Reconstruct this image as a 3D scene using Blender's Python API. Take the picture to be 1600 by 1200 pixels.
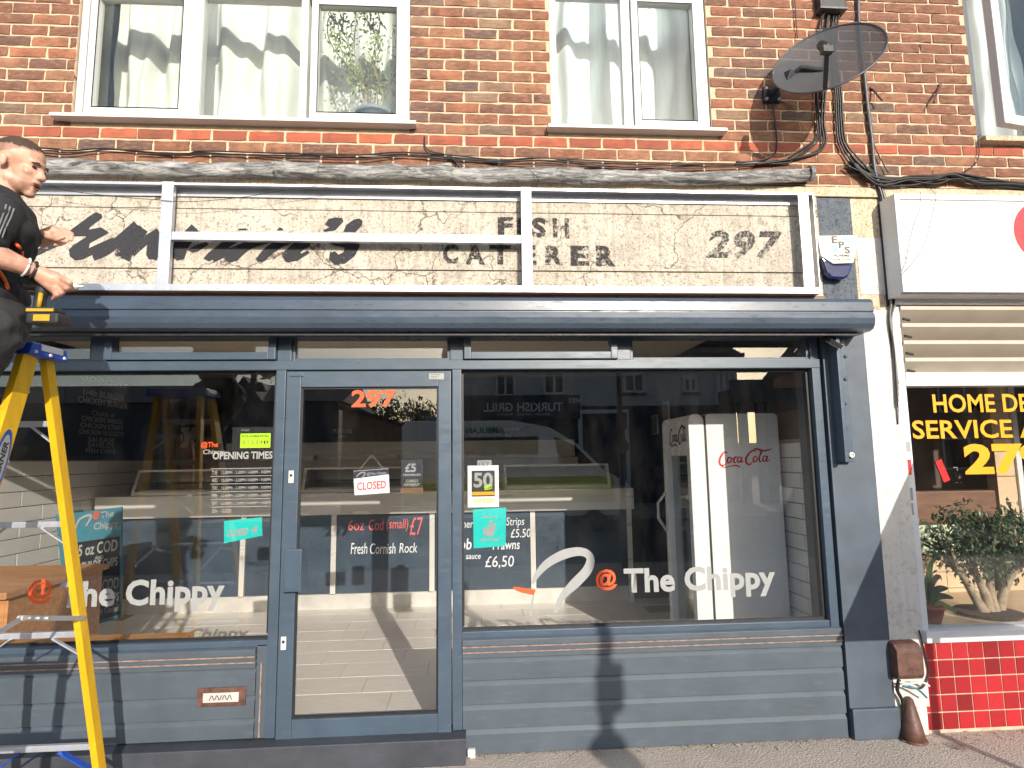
import bpy, bmesh, math, random
from mathutils import Vector, Matrix, Euler
from mathutils import noise as mnoise
random.seed(7)
for o in list(bpy.data.objects): bpy.data.objects.remove(o)
SC = bpy.context.scene
COL = SC.collection
# ------------------------------------------------------------------ camera, sky, sun, exposure
CAM = Vector((0.0, -3.525, 1.59))
CR = Vector((0.99778928, -0.06507974, -0.01346043)); CU = Vector((0.00540977, -0.12233195, 0.9924745)); CF = Vector((0.06623662, 0.99035323, 0.12170945))
cd = bpy.data.cameras.new('camera'); cam = bpy.data.objects.new('camera', cd); COL.objects.link(cam)
cd.sensor_width = 36; cd.lens = 950 / 1600 * 36; cd.clip_start = 0.05; cd.clip_end = 500
cam.matrix_world = Matrix(((CR.x, CU.x, -CF.x, CAM.x), (CR.y, CU.y, -CF.y, CAM.y), (CR.z, CU.z, -CF.z, CAM.z), (0, 0, 0, 1)))
SC.camera = cam
SUN = Vector((-0.28, 1.0, -0.365)).normalized()
el = math.asin(-SUN.z); rot = math.atan2(-SUN.x, -SUN.y)
W = bpy.data.worlds.new('World'); SC.world = W; W.use_nodes = True
nt = W.node_tree; bg = nt.nodes['Background']
sky = nt.nodes.new('ShaderNodeTexSky'); sky.sky_type = 'NISHITA'; sky.sun_disc = False
sky.sun_elevation = el; sky.sun_rotation = rot; sky.dust_density = 1.6
nt.links.new(sky.outputs[0], bg.inputs[0]); bg.inputs[1].default_value = 0.15
sl = bpy.data.lights.new('sun', 'SUN'); sl.energy = 3.3; sl.angle = math.radians(0.53); sl.color = (1.0, 0.93, 0.82)
so = bpy.data.objects.new('sun', sl); COL.objects.link(so); so.location = (5, -20, 12)
so.rotation_euler = SUN.to_track_quat('-Z', 'Y').to_euler()
SC.view_settings.view_transform = 'Standard'; SC.view_settings.look = 'None'
SC.view_settings.exposure = 0.74; SC.view_settings.gamma = 1.0; SC.view_settings.use_curve_mapping = False

def at(px, py, Y=0.0):
    """point of the vertical plane Y seen at a photo pixel (1600 x 1200)"""
    v = CF * 950 + CR * (px - 800) - CU * (py - 600)
    return CAM + v * ((Y - CAM.y) / v.y)
def rf(px, py, D):
    """point D metres in front of the shop glass whose mirror image is seen at a photo pixel"""
    p = at(px, py, D + 0.086); return Vector((p.x, -D, p.z))

# ------------------------------------------------------------------ materials
MATS = {}
def nodes(name):
    m = bpy.data.materials.new(name); m.use_nodes = True; MATS[name] = m
    return m, m.node_tree, m.node_tree.nodes['Principled BSDF']
def N(t, kind, **kw):
    n = t.nodes.new(kind)
    for k, v in kw.items():
        if k in n.inputs.keys(): n.inputs[k].default_value = v
        else: setattr(n, k, v)
    return n
def ramp(t, fac, stops, interp='LINEAR'):
    r = t.nodes.new('ShaderNodeValToRGB'); cr = r.color_ramp; cr.interpolation = interp
    while len(cr.elements) < len(stops): cr.elements.new(0.5)
    for e, (p, c) in zip(cr.elements, stops):
        e.position = p; e.color = (c[0], c[1], c[2], 1) if hasattr(c, '__len__') else (c, c, c, 1)
    t.links.new(fac, r.inputs[0]); return r.outputs[0]
def mixc(t, fac, a, b, mode='MIX'):
    m = t.nodes.new('ShaderNodeMix'); m.data_type = 'RGBA'; m.blend_type = mode
    for sock, v in ((m.inputs[0], fac), (m.inputs[6], a), (m.inputs[7], b)):
        if isinstance(v, (int, float)): sock.default_value = v
        elif isinstance(v, (tuple, list)): sock.default_value = (v[0], v[1], v[2], 1)
        else: t.links.new(v, sock)
    return m.outputs[2]
def coords(t, scale=(1, 1, 1), world=False):
    if world:
        g = t.nodes.new('ShaderNodeNewGeometry'); src = g.outputs['Position']
    else:
        g = t.nodes.new('ShaderNodeTexCoord'); src = g.outputs['Object']
    mp = t.nodes.new('ShaderNodeMapping'); mp.inputs['Scale'].default_value = scale
    t.links.new(src, mp.inputs[0]); return mp.outputs[0]
def noise(t, co, scale, detail=4, rough=0.55, dist=0.0):
    n = N(t, 'ShaderNodeTexNoise', Scale=scale, Detail=detail, Roughness=rough, Distortion=dist)
    t.links.new(co, n.inputs['Vector']); return n.outputs['Fac']
def bump(t, b, h, strength=0.3, dist=0.01):
    n = N(t, 'ShaderNodeBump', Strength=strength, Distance=dist); t.links.new(h, n.inputs['Height']); t.links.new(n.outputs[0], b.inputs['Normal'])
def pbr(name, col, rough=0.5, metal=0.0, var=0.15, vs=6.0, bmp=0.0, bs=80.0, rv=0.1, spec=0.5, stretch=(1, 1, 1), col2=None):
    m, t, b = nodes(name)
    co = coords(t, stretch, world=True)
    n1 = noise(t, co, vs); 
    dark = tuple(c * (1 - var) for c in col); lite = tuple(min(1, c * (1 + var)) for c in (col2 or col))
    t.links.new(ramp(t, n1, [(0.3, dark), (0.7, lite)]), b.inputs['Base Color'])
    n2 = noise(t, co, vs * 4.3)
    t.links.new(ramp(t, n2, [(0.25, max(0, rough - rv)), (0.75, min(1, rough + rv))]), b.inputs['Roughness'])
    b.inputs['Metallic'].default_value = metal; b.inputs['Specular IOR Level'].default_value = spec
    if bmp: bump(t, b, noise(t, co, bs, 5), bmp, 0.004)
    return m
def flat(name, col, rough=0.5, emis=0):
    m, t, b = nodes(name); b.inputs['Base Color'].default_value = (*col, 1); b.inputs['Roughness'].default_value = rough
    return m

def brick_mat(name, stops):
    m, t, b = nodes(name)
    oi = t.nodes.new('ShaderNodeObjectInfo')
    base = ramp(t, oi.outputs['Random'], stops)
    co = coords(t, (1, 1, 1), world=True)
    n1 = noise(t, co, 9, 5, 0.6, 0.4); n2 = noise(t, coords(t, (0.5, 1, 1.5), True), 42, 6, 0.72, 0.8); n3 = noise(t, co, 160, 4, .7)
    c = mixc(t, ramp(t, n1, [(0.36, 0.0), (0.66, 0.6)]), base, (0.10, 0.055, 0.042))
    c = mixc(t, ramp(t, n2, [(0.50, 0.0), (0.72, 0.55)]), c, (0.46, 0.27, 0.17))
    c = mixc(t, ramp(t, n2, [(0.28, 0.7), (0.42, 0.0)]), c, (0.06, 0.032, 0.025))
    c = mixc(t, ramp(t, n3, [(0.3, 0.4), (0.5, 0.0)]), c, (0.05, 0.03, 0.025))
    t.links.new(c, b.inputs['Base Color']); b.inputs['Roughness'].default_value = 0.88; b.inputs['Specular IOR Level'].default_value = 0.25
    h = mixc(t, 0.5, n2, n3); bump(t, b, h, 0.9, 0.008)
    return m
brick_mat('brick', [(0.0, (0.233, 0.100, 0.061)), (0.15, (0.335, 0.130, 0.079)), (0.3, (0.158, 0.094, 0.073)), (0.45, (0.372, 0.177, 0.104)), (0.6, (0.270, 0.112, 0.073)), (0.72, (0.130, 0.100, 0.091)), (0.85, (0.307, 0.201, 0.134)), (1.0, (0.391, 0.153, 0.085))])
def red_brick():
    m, t, b = nodes('red_brick')
    oi = t.nodes.new('ShaderNodeObjectInfo'); co = coords(t, (1, 1, 1), True)
    base = ramp(t, oi.outputs['Random'], [(0, (0.25, 0.075, 0.045)), (0.5, (0.36, 0.09, 0.05)), (1, (0.42, 0.12, 0.06))])
    n1 = noise(t, co, 12, 5, .6)
    t.links.new(mixc(t, ramp(t, n1, [(0.45, 0), (0.7, 0.6)]), base, (0.13, 0.055, 0.04)), b.inputs['Base Color'])
    b.inputs['Roughness'].default_value = 0.85; bump(t, b, noise(t, co, 120, 4), 0.3, 0.004)
red_brick()
def mortar():
    m, t, b = nodes('mortar'); co = coords(t, (1, 1, 1), True)
    n = noise(t, co, 14, 5); n2 = noise(t, co, 150, 4, .7)
    c = ramp(t, n, [(0.3, (0.50, 0.38, 0.25)), (0.7, (0.64, 0.51, 0.36))])
    c = mixc(t, ramp(t, n2, [(0.3, 0.5), (0.5, 0)]), c, (0.28, 0.19, 0.12))
    t.links.new(c, b.inputs['Base Color']); b.inputs['Roughness'].default_value = 0.95; bump(t, b, n2, 0.6, 0.006)
mortar()
def concrete(name, lo, hi, dirt, cracks=True, pit=1.0):
    m, t, b = nodes(name); co = coords(t, (1, 1, 1), True)
    n1 = noise(t, co, 3.5, 6, .65, .3); n2 = noise(t, co, 75, 5, .75); st = noise(t, coords(t, (14, 14, 0.9), True), 3, 5, .65)
    n4 = noise(t, co, 26, 5, .7, .5)
    c = ramp(t, n1, [(0.3, lo), (0.68, hi)])
    c = mixc(t, ramp(t, st, [(0.47, 0), (0.74, 0.7)]), c, dirt)
    c = mixc(t, ramp(t, n4, [(0.53, 0), (0.62, 0.6)]), c, tuple(x * 0.8 for x in dirt))
    c = mixc(t, ramp(t, n2, [(0.36 - .06 * (1 - pit), 0.85 * pit), (0.46 - .06 * (1 - pit), 0.0)]), c, tuple(x * 0.35 for x in dirt))
    hgt = n2
    if cracks:
        v = N(t, 'ShaderNodeTexVoronoi', feature='DISTANCE_TO_EDGE', Scale=2.1)
        d = N(t, 'ShaderNodeMix'); d.data_type = 'RGBA'; 
        nn = N(t, 'ShaderNodeTexNoise', Scale=7.0, Detail=5.0); t.links.new(co, nn.inputs['Vector'])
        va = N(t, 'ShaderNodeVectorMath', operation='MULTIPLY_ADD'); t.links.new(nn.outputs['Color'], va.inputs[0]); va.inputs[1].default_value = (0.22, 0.22, 0.22); t.links.new(co, va.inputs[2])
        t.links.new(va.outputs[0], v.inputs['Vector'])
        mask = ramp(t, noise(t, co, 1.7, 3), [(0.42, 0), (0.5, 1)])
        cr = ramp(t, v.outputs['Distance'], [(0.003, 0.9), (0.009, 0)])
        c = mixc(t, mixc(t, 1.0, cr, mask, 'MULTIPLY'), c, (0.09, 0.065, 0.05))
    t.links.new(c, b.inputs['Base Color']); b.inputs['Roughness'].default_value = 0.92; b.inputs['Specular IOR Level'].default_value = .25
    bump(t, b, hgt, 0.55, 0.006)
concrete('fascia_concrete', (0.42, 0.37, 0.305), (0.58, 0.53, 0.455), (0.29, 0.25, 0.20))
concrete('beige_concrete', (0.52, 0.42, 0.30), (0.64, 0.54, 0.40), (0.40, 0.28, 0.16), False)
concrete('grey_render', (0.10, 0.115, 0.14), (0.14, 0.16, 0.185), (0.075, 0.085, 0.10), False)
concrete('white_render', (0.58, 0.55, 0.51), (0.66, 0.635, 0.595), (0.55, 0.50, 0.44), False, .35)
def faded(name, col, lo, hi):
    m, t, b = nodes(name); co = coords(t, (1, 1, 1), True)
    b.inputs['Base Color'].default_value = (*col, 1); b.inputs['Roughness'].default_value = 0.95; b.inputs['Specular IOR Level'].default_value = .1
    n = noise(t, co, 60, 6, .75, .3); n2 = noise(t, co, 6, 3); n3 = noise(t, coords(t, (10, 10, .8), True), 4, 4)
    a = N(t, 'ShaderNodeMath', operation='ADD'); t.links.new(n, a.inputs[0])
    k = N(t, 'ShaderNodeMath', operation='MULTIPLY'); t.links.new(n2, k.inputs[0]); k.inputs[1].default_value = 0.5; t.links.new(k.outputs[0], a.inputs[1])
    k3 = N(t, 'ShaderNodeMath', operation='MULTIPLY_ADD'); t.links.new(n3, k3.inputs[0]); k3.inputs[1].default_value = 0.25; t.links.new(a.outputs[0], k3.inputs[2])
    t.links.new(ramp(t, k3.outputs[0], [(lo, 0), (hi, 1)]), b.inputs['Alpha'])
faded('faded_black', (0.045, 0.045, 0.051), 0.64, 0.82)
faded('faded_number', (0.06, 0.057, 0.058), 0.79, 0.96)
faded('faded_block', (0.05, 0.047, 0.048), 0.75, 0.91)

def paint(name, col, rough=0.42, edge=0.0, var=.12):
    m, t, b = nodes(name); co = coords(t, (1, 1, 1), True)
    n1 = noise(t, co, 4, 5, .6); n2 = noise(t, co, 230, 3, .6); n3 = noise(t, coords(t, (1, 1, 5), True), 9, 6, .7)
    c = ramp(t, n1, [(0.3, tuple(x * (1 - var) for x in col)), (0.7, tuple(min(1, x * (1 + var)) for x in col))])
    c = mixc(t, ramp(t, n3, [(0.58, 0), (0.80, 0.35)]), c, tuple(min(1, x * 1.6 + 0.04) for x in col))
    c = mixc(t, ramp(t, n2, [(0.76, 0), (0.79, 0.7)]), c, (0.5, 0.5, 0.48))
    c = mixc(t, ramp(t, noise(t, co, 17, 8, .8, .3), [(0.64, 0), (0.76, .38 if col[0] < .3 else .10)]), c, (0.16, 0.145, 0.125))
    t.links.new(c, b.inputs['Base Color'])
    t.links.new(ramp(t, n3, [(0.3, rough - .08), (0.7, rough + .14)]), b.inputs['Roughness'])
    bump(t, b, noise(t, co, 90, 4), 0.06, 0.003)
paint('blue_paint', (0.068, 0.087, 0.108)); paint('frame_blue', (0.053, 0.080, 0.113), 0.34); paint('shutter_blue', (0.050, 0.070, 0.100), 0.30)
paint('step_grey', (0.042, 0.047, 0.060), 0.5, var=.3)
paint('pillar_blue', (0.062, 0.080, 0.106), 0.5, var=.2)
paint('white_upvc', (0.60, 0.595, 0.585), 0.35, var=.04)
paint('sill_white', (0.62, 0.62, 0.60), 0.4, var=.06)
paint('pale_paint', (0.66, 0.66, 0.67), 0.45, var=.08)
pbr('aluminium', (0.72, 0.73, 0.76), 0.38, 0.85, .12, 9, .05, 120)
pbr('alu_white', (0.50, 0.52, 0.57), 0.45, 0.6, .08, 9, .05, 120)
pbr('steel', (0.74, 0.715, 0.67), 0.30, 0.25, .05, 3, .0, 80, stretch=(.05, .3, .3))
pbr('dull_steel', (0.60, 0.58, 0.54), 0.4, 0.25, .15, 5)
pbr('rubber', (0.012, 0.012, 0.013), 0.5, 0, .3, 20)
pbr('cable_black', (0.014, 0.013, 0.013), 0.45, 0, .4, 20)
pbr('cable_grey', (0.22, 0.21, 0.20), 0.5, 0, .3, 20)
pbr('bare_edge', (0.24, 0.17, 0.14), 0.7, 0, .35, 30)
pbr('dark_metal', (0.022, 0.022, 0.025), 0.5, 0.1, .3, 20)
pbr('white_plastic', (0.80, 0.79, 0.74), 0.35, 0, .05, 10)
pbr('cream_plastic', (0.74, 0.70, 0.56), 0.35, 0, .05, 10)
pbr('red_plastic', (0.72, 0.025, 0.03), 0.35, 0, .05, 10)
pbr('lightbox_white', (0.62, 0.60, 0.59), 0.3, 0, .03, 3)
def ladder_yellow():
    m, t, b = nodes('ladder_yellow'); co = coords(t, (1, 1, 1), True)
    c = ramp(t, noise(t, coords(t, (1, 1, .25), True), 20, 5), [(0.3, (0.60, 0.33, 0.004)), (0.7, (0.72, 0.42, 0.006))])
    c = mixc(t, ramp(t, noise(t, co, 26, 7, .75, .5), [(0.60, 0), (0.70, .75)]), c, (0.30, 0.20, 0.06))
    c = mixc(t, ramp(t, noise(t, co, 95, 5, .7), [(0.67, 0), (0.72, .8)]), c, (0.55, 0.53, 0.48))
    c = mixc(t, ramp(t, noise(t, coords(t, (1, 1, .06), True), 160, 4), [(0.30, .5), (0.42, 0)]), c, (0.45, 0.25, 0.01))
    t.links.new(c, b.inputs['Base Color']); b.inputs['Roughness'].default_value = .5; bump(t, b, noise(t, co, 150, 4), .12, .004)
ladder_yellow()
pbr('ladder_blue', (0.010, 0.06, 0.36), 0.4, 0, .12, 20)
pbr('orange', (0.86, 0.13, 0.02), 0.45, 0, .05, 20)
pbr('vinyl_white', (0.29, 0.295, 0.29), 0.5, 0, .04, 20)
pbr('paper_white', (0.72, 0.72, 0.70), 0.5, 0, .04, 20)
pbr('vinyl_orange', (0.66, 0.085, 0.015), 0.45, 0, .05, 20)
pbr('vinyl_yellow', (0.72, 0.32, 0.003), 0.4, 0, .04, 20)
pbr('teal', (0.0, 0.48, 0.43), 0.4, 0, .04, 8)
pbr('card_black', (0.014, 0.014, 0.016), 0.35, 0, .2, 10)
pbr('card_navy', (0.02, 0.025, 0.055), 0.35, 0, .2, 10)
pbr('sticker_green', (0.45, 0.80, 0.02), 0.4, 0, .04, 10)
pbr('chalk_white', (0.78, 0.80, 0.82), 0.9, 0, .15, 90)
pbr('chalk_red', (0.80, 0.16, 0.16), 0.9, 0, .15, 90)
pbr('brand_red', (0.62, 0.02, 0.035), 0.4, 0, .05, 20)
pbr('panel_navy', (0.046, 0.068, 0.095), 0.35, 0, .2, 4)
pbr('wall_navy', (0.035, 0.042, 0.055), 0.6, 0, .15, 3)
pbr('ceiling_cream', (0.78, 0.69, 0.56), 0.8, 0, .05, 3)
pbr('tile_white', (0.74, 0.735, 0.70), 0.12, 0, .05, 3)
pbr('grout_grey', (0.30, 0.29, 0.27), 0.9, 0, .2, 20)
pbr('fridge_white', (0.84, 0.83, 0.80), 0.25, 0, .03, 4)
pbr('pine', (0.52, 0.24, 0.08), 0.5, 0, .25, 5, .05, 60, stretch=(1, 6, 6))
pbr('wood_dark', (0.16, 0.075, 0.035), 0.5, 0, .3, 5, stretch=(1, 6, 6))
pbr('board_teal', (0.035, 0.16, 0.21), 0.5, 0, .12, 6)
pbr('curtain', (0.70, 0.69, 0.64), 0.9, 0, .06, 4, .15, 300)
pbr('curtain_blue', (0.60, 0.62, 0.63), 0.9, 0, .06, 4, .15, 300)
pbr('room_cream', (0.60, 0.60, 0.50), 0.8, 0, .06, 3)
pbr('pot_grey', (0.25, 0.29, 0.33), 0.45, 0, .1, 8)
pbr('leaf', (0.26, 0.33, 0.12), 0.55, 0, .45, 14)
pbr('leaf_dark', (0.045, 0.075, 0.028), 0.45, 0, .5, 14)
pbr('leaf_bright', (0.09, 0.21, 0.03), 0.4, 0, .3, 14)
pbr('bark', (0.32, 0.25, 0.17), 0.9, 0, .35, 25, .6, 60)
pbr('bark_grey', (0.13, 0.10, 0.08), 0.9, 0, .35, 25, .6, 60)
pbr('soil', (0.06, 0.04, 0.03), 0.95, 0, .4, 40, .6, 60)
pbr('terracotta', (0.38, 0.09, 0.05), 0.7, 0, .2, 12)
pbr('rust_brown', (0.10, 0.045, 0.032), 0.55, 0, .45, 22, .3, 60)
pbr('skin', (0.54, 0.275, 0.185), 0.5, 0, .22, 26, .12, 320, col2=(0.57, 0.32, 0.23))
def crop_hair(name, lo, hi):
    m, t, b = nodes(name); co = coords(t, (1, 1, 1), True); b.inputs['Base Color'].default_value = (0.05, 0.034, 0.026, 1); b.inputs['Roughness'].default_value = .85
    t.links.new(ramp(t, noise(t, co, 420, 3, .7), [(0.35, lo), (0.6, hi)]), b.inputs['Alpha'])
crop_hair('hair', .45, .95); crop_hair('hair_fade', .05, .42); crop_hair('stubble_crop', .0, .32)
pbr('stubble', (0.16, 0.09, 0.065), 0.8, 0, .3, 120)
pbr('shirt_black', (0.016, 0.016, 0.018), 0.9, 0, .3, 10, .3, 50)
pbr('shorts_grey', (0.030, 0.030, 0.033), 0.9, 0, .3, 10, .3, 60)
pbr('stripe_grey', (0.16, 0.16, 0.165), 0.8, 0, .3, 10)
pbr('mouth_dark', (0.05, 0.012, 0.01), 0.5)
pbr('lip', (0.36, 0.12, 0.09), 0.5)
pbr('eye_dark', (0.03, 0.02, 0.015), 0.3)
pbr('drill_yellow', (0.55, 0.30, 0.01), 0.4, 0, .08, 20)
pbr('drill_black', (0.02, 0.02, 0.02), 0.55, 0, .3, 20)
pbr('alarm_blue', (0.006, 0.015, 0.085), 0.12, 0, .2, 10)
pbr('sky_blue_print', (0.22, 0.58, 0.75), 0.4)
pbr('print_dark', (0.06, 0.06, 0.07), 0.5)
pbr('mint', (0.60, 0.70, 0.48), 0.7, 0, .06, 6)
pbr('sand_tile', (0.62, 0.45, 0.28), 0.4, 0, .15, 4)
pbr('brown_wall', (0.085, 0.058, 0.042), 0.6, 0, .2, 4)
pbr('louvre', (0.46, 0.40, 0.33), 0.5, 0, .08, 6)
pbr('kerb_stone', (0.34, 0.32, 0.29), 0.9, 0, .2, 12, .4, 80)
pbr('roof_slate', (0.045, 0.045, 0.05), 0.8, 0, .3, 6)
pbr('render_pale', (0.50, 0.50, 0.49), 0.85, 0, .08, 2)
pbr('opp_navy', (0.030, 0.036, 0.055), 0.6, 0, .2, 3)
pbr('opp_brick', (0.30, 0.16, 0.10), 0.9, 0, .35, 9)
pbr('van_white', (0.82, 0.82, 0.81), 0.25, 0, .03, 4)
pbr('van_stripe', (0.55, 0.62, 0.03), 0.4)
pbr('van_green', (0.02, 0.22, 0.09), 0.4)
pbr('dark_glass', (0.012, 0.014, 0.017), 0.06)
pbr('post_grey', (0.10, 0.105, 0.11), 0.5, .4)
def tarmac(name, lo, hi, peb):
    m, t, b = nodes(name); co = coords(t, (1, 1, 1), True)
    n1 = noise(t, co, 3.5, 7, .7); n2 = noise(t, co, 85, 5, .8); v = N(t, 'ShaderNodeTexVoronoi', Scale=95.0); t.links.new(co, v.inputs['Vector'])
    c = ramp(t, n1, [(0.3, lo), (0.7, hi)])
    c = mixc(t, ramp(t, n2, [(0.5, 0), (0.72, 0.8)]), c, peb)
    c = mixc(t, ramp(t, n2, [(0.3, 0.8), (0.42, 0)]), c, tuple(x * .35 for x in lo))
    t.links.new(c, b.inputs['Base Color']); b.inputs['Roughness'].default_value = 0.95
    bump(t, b, mixc(t, .5, n2, v.outputs['Distance']), 0.9, 0.008)
tarmac('pavement_tarmac', (0.36, 0.30, 0.25), (0.45, 0.385, 0.325), (0.60, 0.53, 0.45))
tarmac('road_tarmac', (0.05, 0.05, 0.05), (0.07, 0.07, 0.068), (0.12, 0.12, 0.12))
def felt():
    m, t, b = nodes('felt_wrap'); co = coords(t, (0.9, 4.5, 4.5), True)
    n1 = noise(t, co, 7, 6, .7, 1.2); n2 = noise(t, co, 45, 5, .7)
    c = ramp(t, n1, [(0.30, (0.03, 0.03, 0.03)), (0.44, (0.20, 0.195, 0.19)), (0.60, (0.50, 0.49, 0.47))])
    c = mixc(t, ramp(t, n2, [(0.3, .6), (0.45, 0)]), c, (0.03, 0.028, 0.027))
    t.links.new(c, b.inputs['Base Color']); b.inputs['Roughness'].default_value = 0.6; bump(t, b, n1, 1.0, 0.03)
felt()
def planktile():
    m, t, b = nodes('floor_tile'); oi = t.nodes.new('ShaderNodeObjectInfo')
    base = ramp(t, oi.outputs['Random'], [(0, (0.79, 0.745, 0.68)), (0.5, (0.85, 0.81, 0.75)), (1, (0.82, 0.77, 0.71))])
    n1 = noise(t, coords(t, (0.9, 7, 7), True), 9, 6, .65, .6)
    t.links.new(mixc(t, ramp(t, n1, [(0.35, .45), (0.6, 0)]), base, (0.62, 0.54, 0.45)), b.inputs['Base Color'])
    b.inputs['Roughness'].default_value = 0.38
planktile()
def redtile():
    m, t, b = nodes('red_tile'); oi = t.nodes.new('ShaderNodeObjectInfo')
    base = ramp(t, oi.outputs['Random'], [(0, (0.19, 0.008, 0.012)), (0.3, (0.34, 0.012, 0.018)), (0.75, (0.42, 0.018, 0.024)), (1, (0.26, 0.010, 0.014))])
    n1 = noise(t, coords(t, (1, 1, 1), True), 20, 5)
    t.links.new(mixc(t, ramp(t, n1, [(0.5, 0), (0.8, .5)]), base, (0.20, 0.012, 0.015)), b.inputs['Base Color'])
    b.inputs['Roughness'].default_value = 0.35
redtile()
def glass(name, f0=0.078, tint=(0.998, 0.999, 0.998), dust=0.010):
    m, t, b = nodes(name); t.nodes.remove(b); out = [n for n in t.nodes if n.type == 'OUTPUT_MATERIAL'][0]
    tr = N(t, 'ShaderNodeBsdfTransparent'); tr.inputs[0].default_value = (*tint, 1)
    gl = N(t, 'ShaderNodeBsdfGlossy'); gl.inputs['Roughness'].default_value = 0.0
    lw = N(t, 'ShaderNodeLayerWeight', Blend=0.5)
    pw = N(t, 'ShaderNodeMath', operation='POWER'); t.links.new(lw.outputs['Facing'], pw.inputs[0]); pw.inputs[1].default_value = 4.0
    ma = N(t, 'ShaderNodeMath', operation='MULTIPLY_ADD'); t.links.new(pw.outputs[0], ma.inputs[0]); ma.inputs[1].default_value = 0.9; ma.inputs[2].default_value = f0
    mx = t.nodes.new('ShaderNodeMixShader'); t.links.new(ma.outputs[0], mx.inputs[0]); t.links.new(tr.outputs[0], mx.inputs[1]); t.links.new(gl.outputs[0], mx.inputs[2])
    df = N(t, 'ShaderNodeBsdfDiffuse'); df.inputs[0].default_value = (0.7, 0.68, 0.62, 1)
    nn = noise(t, coords(t, (1, 1, .35), True), 5, 7, .75); 
    f = ramp(t, nn, [(0.45, 0.0), (0.85, dust)])
    m2 = t.nodes.new('ShaderNodeMixShader'); t.links.new(f, m2.inputs[0]); t.links.new(mx.outputs[0], m2.inputs[1]); t.links.new(df.outputs[0], m2.inputs[2])
    t.links.new(m2.outputs[0], out.inputs[0])
glass('shop_glass'); glass('flat_glass', 0.05, (0.94, 0.97, 0.96), 0.05); glass('cabinet_glass', 0.06, (0.9, 0.93, 0.92), 0.03)
def perforated():
    m, t, b = nodes('dish_mesh'); b.inputs['Base Color'].default_value = (0.075, 0.077, 0.082, 1); b.inputs['Roughness'].default_value = .45
    b.inputs['Alpha'].default_value = 0.88
perforated()
def net():
    m, t, b = nodes('net_curtain'); b.inputs['Base Color'].default_value = (0.80, 0.85, 0.87, 1); b.inputs['Roughness'].default_value = .9
    n = noise(t, coords(t, (8, 8, .6), True), 5, 5); t.links.new(ramp(t, n, [(.3, .88), (.7, 1.0)]), b.inputs['Alpha'])
net()

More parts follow.
